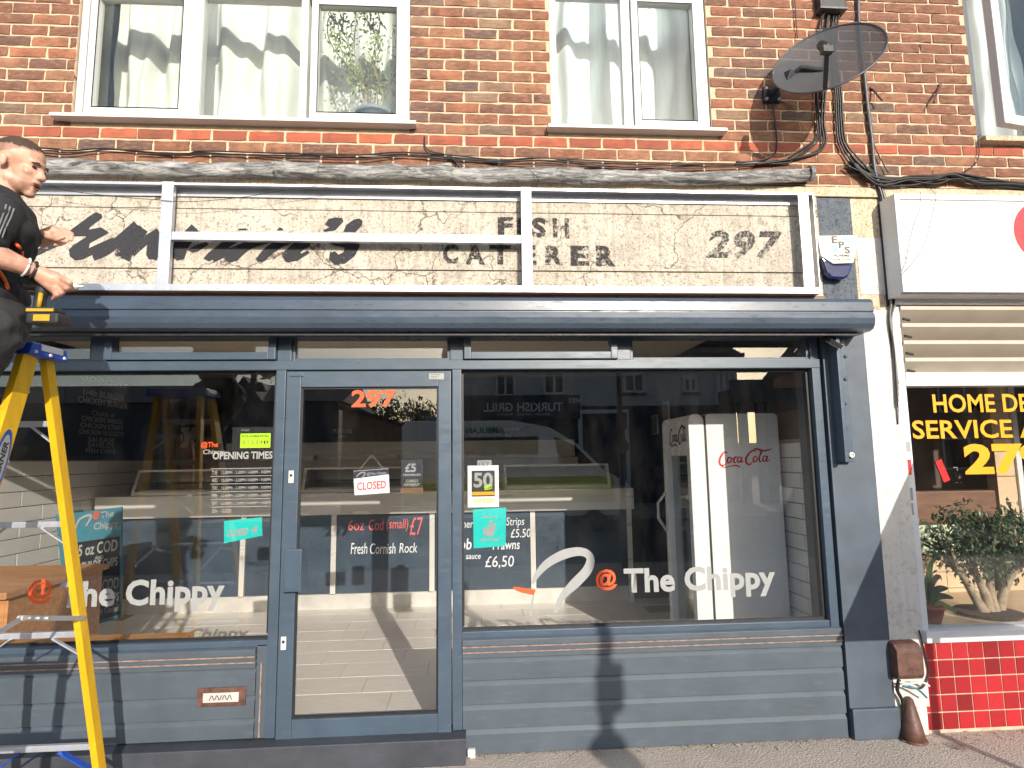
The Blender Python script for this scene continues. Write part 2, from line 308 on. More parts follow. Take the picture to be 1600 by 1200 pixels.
# ------------------------------------------------------------------ mesh helpers
WO = {}
class MB:
    def __init__(s): s.v = []; s.f = []
    def add(s, vs, fs):
        k = len(s.v); s.v += [Vector(p) for p in vs]; s.f += [tuple(i + k for i in q) for q in fs]; return s
    def box(s, x0, x1, y0, y1, z0, z1, rot=None, piv=None):
        vs = [Vector((x, y, z)) for z in (z0, z1) for y in (y0, y1) for x in (x0, x1)]
        if rot is not None:
            c = piv if piv is not None else Vector(((x0 + x1) / 2, (y0 + y1) / 2, (z0 + z1) / 2)); R = rot.to_matrix() if isinstance(rot, Euler) else rot
            vs = [c + R @ (p - c) for p in vs]
        return s.add(vs, [(0, 2, 3, 1), (4, 5, 7, 6), (0, 1, 5, 4), (2, 6, 7, 3), (0, 4, 6, 2), (1, 3, 7, 5)])
    def prism(s, prof, a0, a1, axis='x'):
        n = len(prof)
        def mk(p, a):
            return (a, p[0], p[1]) if axis == 'x' else ((p[0], a, p[1]) if axis == 'y' else (p[0], p[1], a))
        vs = [mk(p, a0) for p in prof] + [mk(p, a1) for p in prof]
        fs = [(i, (i + 1) % n, n + (i + 1) % n, n + i) for i in range(n)] + [tuple(range(n - 1, -1, -1)), tuple(range(n, 2 * n))]
        return s.add(vs, fs)
    def bar(s, p0, p1, w, h, up=Vector((0, 0, 1))):
        p0 = Vector(p0); p1 = Vector(p1); d = (p1 - p0).normalized(); a = d.cross(up)
        if a.length < 1e-4: a = d.cross(Vector((1, 0, 0)))
        a.normalize(); b = a.cross(d); vs = []
        for p in (p0, p1):
            for i, j in ((-1, -1), (1, -1), (1, 1), (-1, 1)): vs.append(p + a * (i * w / 2) + b * (j * h / 2))
        return s.add(vs, [(0, 1, 2, 3), (7, 6, 5, 4), (0, 4, 5, 1), (1, 5, 6, 2), (2, 6, 7, 3), (3, 7, 4, 0)])
    def tube(s, pts, r, n=8, cap=True):
        pts = [Vector(p) for p in pts]; m = len(pts); rs = r if hasattr(r, '__len__') else [r] * m
        vs = []; ref = Vector((0.13, 0.21, 1)).normalized()
        for i, p in enumerate(pts):
            d = (pts[min(i + 1, m - 1)] - pts[max(i - 1, 0)]); d = d.normalized() if d.length > 1e-9 else Vector((0, 0, 1))
            a = d.cross(ref)
            if a.length < 1e-3: a = d.cross(Vector((1, 0, 0)))
            a.normalize(); b = d.cross(a)
            for k in range(n):
                t = 2 * math.pi * k / n; vs.append(p + (a * math.cos(t) + b * math.sin(t)) * rs[i])
        fs = [(i * n + k, i * n + (k + 1) % n, (i + 1) * n + (k + 1) % n, (i + 1) * n + k) for i in range(m - 1) for k in range(n)]
        if cap: fs += [tuple(range(n - 1, -1, -1)), tuple((m - 1) * n + k for k in range(n))]
        return s.add(vs, fs)
    def lathe(s, prof, org, axis=Vector((0, 0, 1)), n=20):
        axis = Vector(axis).normalized(); a = axis.cross(Vector((0.3, 0.9, 0.1))).normalized(); b = axis.cross(a); org = Vector(org)
        vs = []
        for r, h in prof:
            for k in range(n):
                t = 2 * math.pi * k / n; vs.append(org + axis * h + (a * math.cos(t) + b * math.sin(t)) * r)
        fs = [(i * n + k, i * n + (k + 1) % n, (i + 1) * n + (k + 1) % n, (i + 1) * n + k) for i in range(len(prof) - 1) for k in range(n)]
        if prof[0][0] > 1e-4: fs.append(tuple(range(n - 1, -1, -1)))
        if prof[-1][0] > 1e-4: fs.append(tuple((len(prof) - 1) * n + k for k in range(n)))
        return s.add(vs, fs)
    def ell(s, c, r, R=None, nu=18, nv=12):
        c = Vector(c); vs = []; R = R or Matrix.Identity(3)
        for j in range(nv + 1):
            ph = math.pi * j / nv
            for i in range(nu):
                t = 2 * math.pi * i / nu
                vs.append(c + R @ Vector((r[0] * math.sin(ph) * math.cos(t), r[1] * math.sin(ph) * math.sin(t), r[2] * math.cos(ph))))
        fs = [(j * nu + i, (j + 1) * nu + i, (j + 1) * nu + (i + 1) % nu, j * nu + (i + 1) % nu) for j in range(nv) for i in range(nu)]
        return s.add(vs, fs)
    def cap(s, p0, r0, p1, r1, n=14):
        p0 = Vector(p0); p1 = Vector(p1); d = (p1 - p0); L = d.length; d.normalize(); pr = []
        for k in range(6): a = math.pi / 2 * k / 5; pr.append((r0 * math.sin(a) + 1e-4, -r0 * math.cos(a)))
        for k in range(6): a = math.pi / 2 * (1 - k / 5); pr.append((r1 * math.sin(a) + 1e-4, L + r1 * math.cos(a)))
        return s.lathe(pr, p0, d, n)
    def ribbon(s, pts, ws, Y, th=0.0015, sub=6, single=False):
        """flat brush stroke: pts are photo pixels on the plane Y, ws widths in pixels"""
        P = [Vector((p[0], p[1])) for p in pts]
        if not hasattr(ws, '__len__'): ws = [ws] * len(P)
        Q = []; V = []
        for i in range(len(P) - 1):
            a, b, c, d = P[max(i - 1, 0)], P[i], P[i + 1], P[min(i + 2, len(P) - 1)]
            for k in range(sub):
                t = k / sub
                Q.append(0.5 * ((2 * b) + (c - a) * t + (2 * a - 5 * b + 4 * c - d) * t * t + (3 * b - a - 3 * c + d) * t ** 3)); V.append(ws[i] * (1 - t) + ws[i + 1] * t)
        Q.append(P[-1]); V.append(ws[-1]); L = []; Rr = []
        for i in range(len(Q)):
            d = Q[min(i + 1, len(Q) - 1)] - Q[max(i - 1, 0)]; d = d.normalized() if d.length > 1e-6 else Vector((1, 0)); nrm = Vector((-d.y, d.x)) * V[i] / 2
            L.append(Q[i] + nrm); Rr.append(Q[i] - nrm)
        if single:
            n = len(Q); return s.add([at(q.x, q.y, Y) for q in L + Rr], [(i, i + 1, n + i + 1, n + i) for i in range(n - 1)])
        vs = []
        for y in (Y, Y + th):
            for q in L + Rr: w = at(q.x, q.y, Y); vs.append((w.x, y, w.z))
        n = len(Q); fs = []
        for i in range(n - 1):
            fs.append((i, i + 1, n + i + 1, n + i)); fs.append((2 * n + i, 3 * n + i, 3 * n + i + 1, 2 * n + i + 1))
            fs.append((i, 2 * n + i, 2 * n + i + 1, i + 1)); fs.append((n + i, n + i + 1, 3 * n + i + 1, 3 * n + i))
        return s.add(vs, fs)
    def poly(s, pts, Y, th=0.002, px=True):
        """flat plate cut to an outline given in photo pixels on the plane Y"""
        w = [at(p[0], p[1], Y) for p in pts] if px else [Vector((p[0], 0, p[1])) for p in pts]
        return s.prism([(q.x, q.z) for q in w], Y, Y + th, 'y')
    def mesh(s, name, org, bevel=0.0, smooth=False, fix=True):
        me = bpy.data.meshes.new(name); me.from_pydata([p - org for p in s.v], [], s.f)
        if bevel or fix:
            bm = bmesh.new(); bm.from_mesh(me)
            if fix: bmesh.ops.recalc_face_normals(bm, faces=bm.faces)
            if bevel:
                es = [e for e in bm.edges if len(e.link_faces) == 2 and e.calc_face_angle(0) > 0.6]
                bmesh.ops.bevel(bm, geom=es, offset=bevel, segments=2, profile=0.7, affect='EDGES', clamp_overlap=True)
            bm.to_mesh(me); bm.free()
        if smooth:
            for p in me.polygons: p.use_smooth = True
        return me
    def build(s, name, mat, parent=None, bevel=0.0, smooth=False, label=None, cat=None, group=None, kind=None, org=None):
        if parent is not None: org = WO[parent.name]
        elif org is None:
            xs = [p.x for p in s.v]; ys = [p.y for p in s.v]; zs = [p.z for p in s.v]
            org = Vector(((min(xs) + max(xs)) / 2, (min(ys) + max(ys)) / 2, min(zs)))
        me = s.mesh(name, org, bevel, smooth); me.materials.append(MATS[mat])
        if smooth == 'auto': pass
        o = bpy.data.objects.new(name, me); COL.objects.link(o); WO[o.name] = Vector(org)
        if parent is not None: o.parent = parent
        else: o.location = org
        tag(o, label, cat, group, kind); return o
def tag(o, label=None, cat=None, group=None, kind=None):
    for k, v in (('label', label), ('category', cat), ('group', group), ('kind', kind)):
        if v: o[k] = v
    return o
def thing(name, label, cat, loc=(0, 0, 0), group=None):
    o = bpy.data.objects.new(name, None); COL.objects.link(o); o.location = loc; WO[o.name] = Vector(loc); o.empty_display_size = 0.1
    return tag(o, label, cat, group)
def catmull(pts, sub=6):
    P = [Vector(p) for p in pts]; Q = []
    for i in range(len(P) - 1):
        a, b, c, d = P[max(i - 1, 0)], P[i], P[i + 1], P[min(i + 2, len(P) - 1)]
        for k in range(sub):
            t = k / sub; Q.append(0.5 * ((2 * b) + (c - a) * t + (2 * a - 5 * b + 4 * c - d) * t * t + (3 * b - a - 3 * c + d) * t ** 3))
    Q.append(P[-1]); return Q
def text_mesh(s, bold=0.0, shear=0.0, space=1.0):
    cu = bpy.data.curves.new('t', 'FONT'); cu.body = s; cu.size = 1; cu.offset = bold; cu.shear = shear; cu.space_character = space; cu.resolution_u = 3; cu.extrude = 0.0; cu.align_x = 'LEFT'
    ob = bpy.data.objects.new('t', cu); me = bpy.data.meshes.new_from_object(ob)
    bpy.data.objects.remove(ob); bpy.data.curves.remove(cu); return me
def text(name, s, rect, Y, mat, parent, bold=0.0, shear=0.0, rot=0.0, space=1.0, back=False, px=True, wrect=None, slope=0.0):
    """lettering fitted into a rectangle (photo pixels x0,y0,x1,y1 on the plane Y, or metres x0,z0,x1,z1), facing the street"""
    me = text_mesh(s, bold, shear, space)
    if px:
        a = at(rect[0], rect[3], Y); b = at(rect[2], rect[1], Y); x0, z0, x1, z1 = a.x, a.z, b.x, b.z
    else: x0, z0, x1, z1 = rect
    xs = [v.co.x for v in me.vertices]; ys = [v.co.y for v in me.vertices]
    ax, bx, ay, by = min(xs), max(xs), min(ys), max(ys); o = WO[parent.name] if parent else Vector(((x0 + x1) / 2, Y, z0))
    c = Vector(((x0 + x1) / 2, (z0 + z1) / 2)); cr, sr = math.cos(rot), math.sin(rot)
    for v in me.vertices:
        u = (v.co.x - ax) / (bx - ax); w = (v.co.y - ay) / (by - ay)
        if back: X = x1 + (x0 - x1) * u
        else: X = x0 + (x1 - x0) * u
        Z = z0 + (z1 - z0) * w + slope * (X - c.x)
        X, Z = c.x + (X - c.x) * cr - (Z - c.y) * sr, c.y + (X - c.x) * sr + (Z - c.y) * cr
        v.co = Vector((X, Y, Z)) - o
    me.materials.append(MATS[mat]); me.name = name
    ob = bpy.data.objects.new(name, me); COL.objects.link(ob); WO[ob.name] = Vector(o)
    if parent: ob.parent = parent
    else: ob.location = o
    return ob
def B(name, mat, parent, x0, x1, y0, y1, z0, z1, bevel=0.0, **kw):
    return MB().box(x0, x1, y0, y1, z0, z1).build(name, mat, parent, bevel, **kw)
#==BODY==
# ------------------------------------------------------------------ ground
B('pavement', 'pavement_tarmac', None, -60, 60, -5.6, 0.06, -0.3, 0.0, kind='structure')
B('road', 'road_tarmac', None, -60, 60, -13.4, -5.6, -0.3, -0.12, kind='structure')
B('far_pavement', 'pavement_tarmac', None, -60, 60, -80, -13.4, -0.3, 0.0, kind='structure')
B('kerb', 'kerb_stone', None, -60, 60, -5.75, -5.601, -0.2, 0.004, 0.02, kind='structure')
# ------------------------------------------------------------------ brick building above the shops
bld = thing('brick_building', 'red brick upper storey with white framed windows above both shops', 'building', (0, 0.1, 3.2))
OPEN = [(-2.352, -0.370), (0.504, 1.529), (3.30, 4.75)]; ZS, ZT = 3.625, 5.25
PZ, PX, Z0 = 0.0713, 0.2145, 3.4955
wall = MB()
xs = [-4.6] + [v for o_ in OPEN for v in o_] + [7.0]
for i in range(0, len(xs), 2): wall.box(xs[i], xs[i + 1], 0.009, 0.24, ZS, ZT)
wall.box(-4.6, 7.0, 0.009, 0.24, 3.19, ZS); wall.box(-4.6, 7.0, 0.009, 0.24, ZT, 5.9)
wall = wall.build('wall', 'mortar', bld)
def brick_mesh(L, H, seed):
    random.seed(seed); m = MB(); D = 0.045; nx, nz = 4, 2; e = 0.004; vs = []
    def j(s=0.0016): return random.uniform(-s, s)
    idx = {}
    for a in range(nx + 1):
        for c in range(nz + 1):
            x = -L / 2 + L * a / nx; z = -H / 2 + H * c / nz
            if a in (0, nx): x += j(.0028)
            if c in (0, nz): z += j(.0024)
            edge = a in (0, nx) or c in (0, nz)
            idx[a, c] = len(vs); vs.append((x, (0.004 if edge else 0.0) + j(0.0022), z))
    fs = [(idx[a, c], idx[a + 1, c], idx[a + 1, c + 1], idx[a, c + 1]) for a in range(nx) for c in range(nz)]
    ring = [(a, 0) for a in range(nx)] + [(nx, c) for c in range(nz)] + [(a, nz) for a in range(nx, 0, -1)] + [(0, c) for c in range(nz, 0, -1)]
    k0 = len(vs)
    for q in ring: p = vs[idx[q]]; vs.append((p[0], D, p[2]))
    n = len(ring)
    for i in range(n): fs.append((idx[ring[i]], k0 + i, k0 + (i + 1) % n, idx[ring[(i + 1) % n]]))
    m.add(vs, fs); return m
BR = {}
def get_brick(L, var, red):
    key = (round(L, 2), var, red)
    if key not in BR:
        me = brick_mesh(L, PZ - 0.0128, hash((round(L * 100), var)) % 9999).mesh('brick', Vector((0, 0, 0)))
        me.materials.append(MATS['red_brick' if red else 'brick']); BR[key] = me
    return BR[key]
cand = []
rng = random.Random(3)
for row in range(-4, 33):
    z = Z0 + PZ * (row + 0.5)
    if z > 5.85: continue
    off = -0.039 if row % 2 == 0 else 0.056
    spans = [(-4.6, 7.0)]
    if z + PZ / 2 > ZS - 0.005 and z - PZ / 2 < ZT: spans = [(-4.6, OPEN[0][0]), (OPEN[0][1], OPEN[1][0]), (OPEN[1][1], OPEN[2][0]), (OPEN[2][1], 7.0)]
    for a, b in spans:
        k = math.floor((a - off) / PX)
        while off + k * PX < b:
            x0 = max(a + 0.003, off + k * PX + 0.0062 + rng.uniform(-.003, .003)); x1 = min(b - 0.003, off + (k + 1) * PX - 0.0062 + rng.uniform(-.003, .003)); k += 1
            if x1 - x0 < 0.03: continue
            cand.append((x0, x1, z + rng.uniform(-.0015, .0015), row == 0))
def vis(c):
    p = Vector(((c[0] + c[1]) / 2, 0, c[2])) - CAM
    d = p.dot(CF); x = 800 + 950 * p.dot(CR) / d; y = 600 - 950 * p.dot(CU) / d
    return -15 < x < 1615 and -8 < y < 1200
inv = [c for c in cand if vis(c)]; inv.sort(key=lambda c: (Vector(((c[0] + c[1]) / 2, 0, c[2])) - CAM).length - 4 * (c[1] - c[0]))
own = set(id(c) for c in inv[:298])
rest = MB(); restr = MB()
for c in cand:
    L = c[1] - c[0]; x = (c[0] + c[1]) / 2
    if id(c) in own:
        o = bpy.data.objects.new('brick', get_brick(L, rng.randrange(3), c[3])); COL.objects.link(o); o.parent = wall
        o.location = Vector((x, 0, c[2])) - WO[wall.name]; o.rotation_euler = (rng.uniform(-.012, .012), rng.uniform(-.006, .006), rng.uniform(-.012, .012))
    else:
        (restr if c[3] else rest).add([(x + v.x, v.y + rng.uniform(-.002, .002), c[2] + v.z) for v in brick_mesh(L, PZ - 0.0128, rng.randrange(999)).v], brick_mesh(L, PZ - .0128, 1).f)
rest.build('brick', 'brick', wall, kind='stuff'); restr.build('brick', 'red_brick', wall, kind='stuff')
# the flats behind the windows
sh = MB()
for a, b in ((-4.5, 0.05), (0.1, 2.7), (2.75, 6.9)):
    sh.box(a, b, 2.6, 2.64, 3.3, 5.3); sh.box(a, a + .04, 0.25, 2.6, 3.3, 5.3); sh.box(b - .04, b, 0.25, 2.6, 3.3, 5.3); sh.box(a, b, 0.25, 2.6, 3.25, 3.3); sh.box(a, b, 0.25, 2.6, 5.3, 5.35)
sh.build('flat_rooms', 'room_cream', None, kind='structure')
B('roof_slab', 'roof_slate', None, -4.6, 7.0, 0.0, 6.0, 5.91, 6.1, kind='structure')

def frame_rect(name, mat, parent, x0, x1, z0, z1, w, y0, y1, bevel=0.004, wb=None, wt=None):
    wb = w if wb is None else wb; wt = w if wt is None else wt
    m = MB(); m.box(x0, x0 + w, y0, y1, z0, z1); m.box(x1 - w, x1, y0, y1, z0, z1)
    m.box(x0 + w, x1 - w, y0 + .001, y1 - .001, z0, z0 + wb); m.box(x0 + w, x1 - w, y0 + .001, y1 - .001, z1 - wt, z1)
    return m.build(name, mat, parent, bevel)
def pane(parent, mat, x0, x1, z0, z1, y, th=0.006):
    return MB().box(x0, x1, y, y + th, z0, z1).build('pane', mat, parent)
def upper_window(lights, x0, x1, sx0, sx1, ZB, parent=bld):   # ZB: transom bar, just above the picture
    w = MB().box(x0 + .004, x1 - .004, 0.03, 0.10, ZS - .012, ZS + .02).build('window', 'white_upvc', parent, 0.003)
    m = MB(); m.box(x0 + .004, x0 + .045, 0.028, 0.10, ZS + .02, ZT - .01); m.box(x1 - .045, x1 - .004, 0.028, 0.10, ZS + .02, ZT - .01)
    for (a, b) in lights['mull']: m.box(a, b, 0.027, 0.10, ZS + .021, ZT - .011)
    m.box(x0 + .045, x1 - .045, 0.029, 0.10, ZT - .06, ZT - .012); m.box(x0 + .046, x1 - .046, 0.030, 0.102, ZB, ZB + .11)
    m.build('frame', 'white_upvc', w, 0.004)
    for (a, b, zb, sash) in lights['panes']:
        if sash: frame_rect('sash', 'white_upvc', w, a - .045, b + .045, zb - .045, ZB - .004, .046, 0.012, 0.07, 0.006); frame_rect('gasket', 'rubber', w, a - .004, b + .004, zb - .004, ZB - .045, .006, 0.011, 0.013, 0)
        pane(w, 'flat_glass', a, b, zb, ZB - .03, 0.045); pane(w, 'flat_glass', a, b, ZB + .115, ZT - .06, 0.05)
    MB().prism([(-0.062, ZS - .030), (-0.062, ZS - .012), (-0.055, ZS - .006), (0.03, ZS + .010), (0.03, ZS - .030)], sx0, sx1, 'x').build('sill', 'sill_white', w, 0.003)
    return w
upper_window({'mull': [(-1.705, -1.635), (-1.045, -1.0)], 'panes': [(-2.245, -1.75, ZS + .075, 1), (-1.632, -1.048, ZS + .022, 0), (-.932, -.458, ZS + .075, 1)]}, -2.352, -.370, -2.43, -.325, 4.46)
upper_window({'mull': [(.972, 1.030)], 'panes': [(.55, .969, ZS + .022, 0), (1.083, 1.44, ZS + .075, 1)]}, .504, 1.529, .475, 1.598, 4.56)
# right hand window with its casement pushed open
w3 = MB().box(3.304, 4.746, 0.03, 0.10, ZS - .012, ZS + .03).build('window', 'white_upvc', bld, 0.003)
m = MB(); m.box(3.304, 3.35, .028, .10, ZS + .03, ZT); m.box(4.70, 4.746, .028, .10, ZS + .03, ZT); m.box(3.35, 4.70, .03, .1, ZT - .05, ZT - .002); m.box(3.98, 4.03, .029, .099, ZS + .03, ZT - .05); m.build('frame', 'white_upvc', w3, .004)
pane(w3, 'flat_glass', 4.03, 4.70, ZS + .03, ZT - .05, .05)
R3 = Matrix.Rotation(math.radians(11), 3, 'Z'); hx = Vector((3.99, 0.02, ZS))
def rot3(mb):
    mb.v = [hx + R3 @ (p - hx) for p in mb.v]; return mb
sm = MB(); a, b, z0, z1 = 3.335, 3.99, ZS + .02, ZT - .06
sm.box(a, a + .065, -.02, .035, z0, z1); sm.box(b - .065, b, -.02, .035, z0, z1); sm.box(a + .065, b - .065, -.019, .034, z0, z0 + .065); sm.box(a + .065, b - .065, -.019, .034, z1 - .065, z1)
rot3(sm).build('sash', 'white_upvc', w3, .006); rot3(MB().box(a + .06, b - .06, .004, .010, z0 + .06, z1 - .06)).build('pane', 'flat_glass', w3)
MB().bar((3.72, .04, ZS + .045), (3.63, -.10, ZS + .045), .012, .006).build('stay', 'dark_metal', w3)
MB().prism([(-.055, ZS - .05), (-.055, ZS - .015), (.03, ZS - .005), (.03, ZS - .05)], 3.30, 4.82, 'x').build('sill', 'beige_concrete', w3, .005)
# curtains
def curtain(name, mat, x0, x1, y, amp, folds, label, seed, ztop=5.0, zb=3.66, group=None, part=0.0):
    random.seed(seed); nx, nz = 90, 22; ph = [random.uniform(0, 6.28) for _ in range(4)]; vs = []; m = MB()
    for k in range(nz + 1):
        z = ztop + (zb - ztop) * k / nz; g = 1 - 0.25 * k / nz
        for i in range(nx + 1):
            u = i / nx
            yy = y + g * amp * (math.sin(folds * 6.28 * u + ph[0] + .25 * math.sin(k * .25 + ph[1])) * .75 + .35 * math.sin(folds * 2.3 * 6.28 * u + ph[2] + k * .05)) + .006 * math.sin(k * .9 + i * .3)
            vs.append((x0 + (x1 - x0) * u + part * (k / nz) * (u - .5) + .012 * math.sin(k * .4 + u * 9), yy, z))
    w = nx + 1
    m.add(vs, [(k * w + i, k * w + i + 1, (k + 1) * w + i + 1, (k + 1) * w + i) for k in range(nz) for i in range(nx)])
    return m.build(name, mat, None, 0, True, label=label, cat='curtain', group=group)
YCu = .42
def cur(mat, p0, p1, amp, folds, label, seed, y=YCu): curtain('curtain', mat, at(p0, 100, y).x, at(p1, 100, y).x, y, amp, folds, label, seed, group='curtains upstairs')
cur('curtain', 178, 298, .075, 1.7, 'cream curtain drawn behind the left pane of the three light upstairs window', 1)
cur('curtain', 300, 474, .085, 2.3, 'cream curtain filling the middle pane of the three light upstairs window', 2)
cur('curtain', 480, 650, .06, 3.0, 'pale curtain hanging behind the climbing plant upstairs', 3, .56)
cur('net_curtain', 852, 985, .07, 2.2, 'thin bluish white curtain in the left pane of the two light window', 4)
cur('net_curtain', 988, 1128, .07, 2.1, 'thin bluish white curtain in the right pane of the two light window', 5)
curtain('curtain', 'curtain_blue', 3.40, 3.98, .30, .07, 2.6, 'grey white curtain behind the open casement beside the dish', 6, group='curtains upstairs')
MB().box(at(126, 100, .46).x, at(170, 100, .46).x, .46, .48, 3.65, 5.2).build('room_divider', 'room_cream', None, .002, label='pale green panel at the far left behind the upstairs window', cat='panel')
# potted climber on the inside sill
def leaf_cloud(m, pts, n, spread, size, rg, flatten=1.0):
    for _ in range(n):
        c = Vector(rg.choice(pts)) + Vector((rg.gauss(0, spread), rg.gauss(0, spread * flatten), rg.gauss(0, spread)))
        R = Euler((rg.uniform(0, 6.3), rg.uniform(0, 6.3), rg.uniform(0, 6.3))).to_matrix(); s = size * rg.uniform(.6, 1.3)
        q = [c + R @ Vector(p) for p in ((-s, 0, 0), (-.1 * s, -.42 * s, .1 * s), (s, 0, 0), (-.1 * s, .42 * s, .1 * s))]
        m.add(q, [(0, 1, 2), (0, 2, 3)])
rg = random.Random(11)
pl = thing('potted_plant', 'climbing plant in a round grey pot on the upstairs windowsill', 'plant', (-.62, .22, 3.66))
MB().lathe([(.085, 0), (.112, .13), (.125, .13), (.125, .155), (.11, .155), (.10, .13)], (-.62, .22, 3.66), n=24).build('pot', 'pot_grey', pl, 0, True)
stm = MB(); tips = []
for k in range(9):
    x, z = -.62 + rg.uniform(-.04, .04), 3.78; P_ = [Vector((x, .22, z))]; d = rg.uniform(-1.0, .55)
    for i in range(9):
        P_.append(P_[-1] + Vector((d * .045 + rg.uniform(-.035, .035), rg.uniform(-.02, .02), rg.uniform(.05, .10)))); P_[-1].x = max(-.93, min(-.45, P_[-1].x)); P_[-1].y = max(.14, min(.34, P_[-1].y))
    stm.tube(catmull(P_, 3), .0035, 5); tips += P_[3:] 
stm.build('stem', 'bark', pl)
lm = MB(); leaf_cloud(lm, [t for t in tips if t.z > 3.9] * 3 + [Vector((-.86, .2, 4.0 + .05 * i)) for i in range(9)] + tips, 900, .032, .017, rg, .6); lm.build('foliage', 'leaf', pl)
pl2 = thing('plant_pot', 'low grey pot standing left of the climbing plant', 'pot', (-.83, .2, 3.66))
MB().lathe([(.06, 0), (.075, .07), (.082, .07), (.082, .085), (.07, .085), (.065, .06)], (-.83, .2, 3.66), n=20).build('body', 'pot_grey', pl2, 0, True)
MB().lathe([(.066, .062), (.03, .07), (.001, .072)], (-.83, .2, 3.66), n=16).build('compost', 'soil', pl2)

# ------------------------------------------------------------------ fascia band of the chip shop
zt, zl1, zl2, zb = 3.198, at(900, 334, -.012).z, at(900, 424, -.012).z, 2.47
fas = thing('concrete_fascia', 'weathered cream concrete shop fascia with old black painted lettering', 'fascia', (0, .05, 2.47))
for a, b, y in ((zl1 + .003, zt, -.013), (zl2 + .003, zl1 - .003, -.016), (zb, zl2 - .003, -.010)):
    B('panel', 'fascia_concrete', fas, -4.5, 2.165, y, .2, a, b, .002)
B('panel', 'fascia_concrete', fas, -4.5, 2.165, 0, .2, zb, zt - .002)
YL = -.0185
hs = MB()
def sheet(pts, k, dy):
    """painted patch, one thin sheet; points read at k times the photo scale from the row dy"""
    w = [at(x / k, dy + y / k, YL) for x, y in pts]; hs.add(w, [tuple(range(len(w)))])
for p in ([(160, 895), (300, 790), (425, 738), (432, 752), (400, 800), (250, 870), (180, 900)], [(150, 700), (190, 688), (225, 705), (220, 740), (160, 750)],
          [(434, 722), (560, 630), (600, 605), (635, 620), (640, 640), (560, 700), (555, 715), (630, 700), (670, 725), (680, 735), (560, 800), (555, 830), (690, 770), (712, 764), (700, 790), (600, 860), (520, 900), (470, 908), (435, 880), (430, 840), (460, 810), (540, 760), (530, 755), (442, 758)],
          [(716, 862), (750, 800), (712, 790), (720, 772), (825, 712), (870, 685), (910, 720), (905, 750), (850, 800), (820, 850), (800, 890), (760, 897), (720, 880)], [(913, 872), (920, 810), (950, 770), (1008, 722), (1008, 858), (960, 900), (930, 902)]): sheet(p, 4, 180)
for p in ([(692, 290), (704, 250), (770, 196), (797, 200), (776, 226), (742, 262), (748, 300), (740, 322), (715, 328), (695, 315)], [(752, 284), (800, 262), (830, 252), (842, 262), (800, 290), (776, 296)], [(842, 331), (820, 320), (840, 296), (900, 250), (968, 248), (930, 270), (880, 312)],
          [(912, 330), (904, 318), (930, 296), (986, 250), (1052, 248), (1010, 280), (950, 330), (926, 336)], [(1030, 322), (1060, 285), (1108, 246), (1172, 246), (1100, 300), (1064, 330), (1040, 333)], [(1142, 326), (1135, 302), (1190, 250), (1256, 246), (1246, 274), (1204, 290), (1216, 300), (1240, 286), (1250, 296), (1200, 328), (1160, 336)],
          [(955, 206), (966, 199), (990, 198), (1002, 206)], [(1114, 206), (1128, 194), (1142, 200), (1140, 207)], [(1300, 206), (1328, 194), (1310, 182), (1325, 160), (1352, 154), (1380, 156), (1385, 170), (1352, 206), (1312, 212)],
          [(1384, 212), (1396, 184), (1430, 160), (1450, 158), (1462, 168), (1460, 186), (1432, 214)], [(1310, 250), (1350, 248), (1430, 248), (1448, 256), (1450, 272), (1430, 310), (1392, 340), (1350, 346), (1325, 322), (1330, 296), (1350, 290), (1365, 304), (1384, 295), (1390, 276), (1350, 268)]): sheet(p, 2.5806, 280)
for i, (p, w) in enumerate((([(285, 235), (330, 215), (380, 175), (422, 138)], 15), ([(380, 242), (405, 200), (438, 148)], 20), ([(405, 225), (450, 185), (490, 160)], 13), ([(465, 240), (485, 205), (494, 170)], 18), ([(548, 238), (566, 192), (604, 150)], 20), ([(655, 246), (720, 214), (805, 182)], 9), ([(722, 244), (766, 206), (832, 184)], 9), ([(796, 246), (850, 206), (906, 180)], 10), ([(874, 244), (906, 224), (948, 188)], 11))):
    hs.ribbon([(x / 1.97, 281 + y / 1.97) for x, y in p], w, YL - .0002 - .00008 * i, single=True)
hs.build('lettering', 'faded_black', fas, label='flaking black brush script ending in mans')
for s, r in (('F', (778, 339, 802, 367)), ('I', (808, 340, 818, 368)), ('S', (831, 340, 853, 371)), ('H', (864, 341, 889, 372)),
             ('C', (692, 381, 716, 412)), ('A', (727, 382, 757, 413)), ('T', (765, 382, 798, 413)), ('E', (814, 383, 838, 414)), ('R', (852, 384, 880, 414)), ('E', (892, 384, 920, 415)), ('R', (932, 384, 961, 416))):
    text('lettering', s, r, YL, 'faded_block', fas, bold=.045)
text('lettering', '297', (1102, 361, 1224, 404), YL, 'faded_number', fas, bold=.035, shear=.22, space=1.1)
B('shade_strip', 'wood_dark', fas, -4.5, 2.16, -.034, -.0165, 2.478, 2.552, .002)  # shade between sign frame and shutter box, put in as a dark brown strip
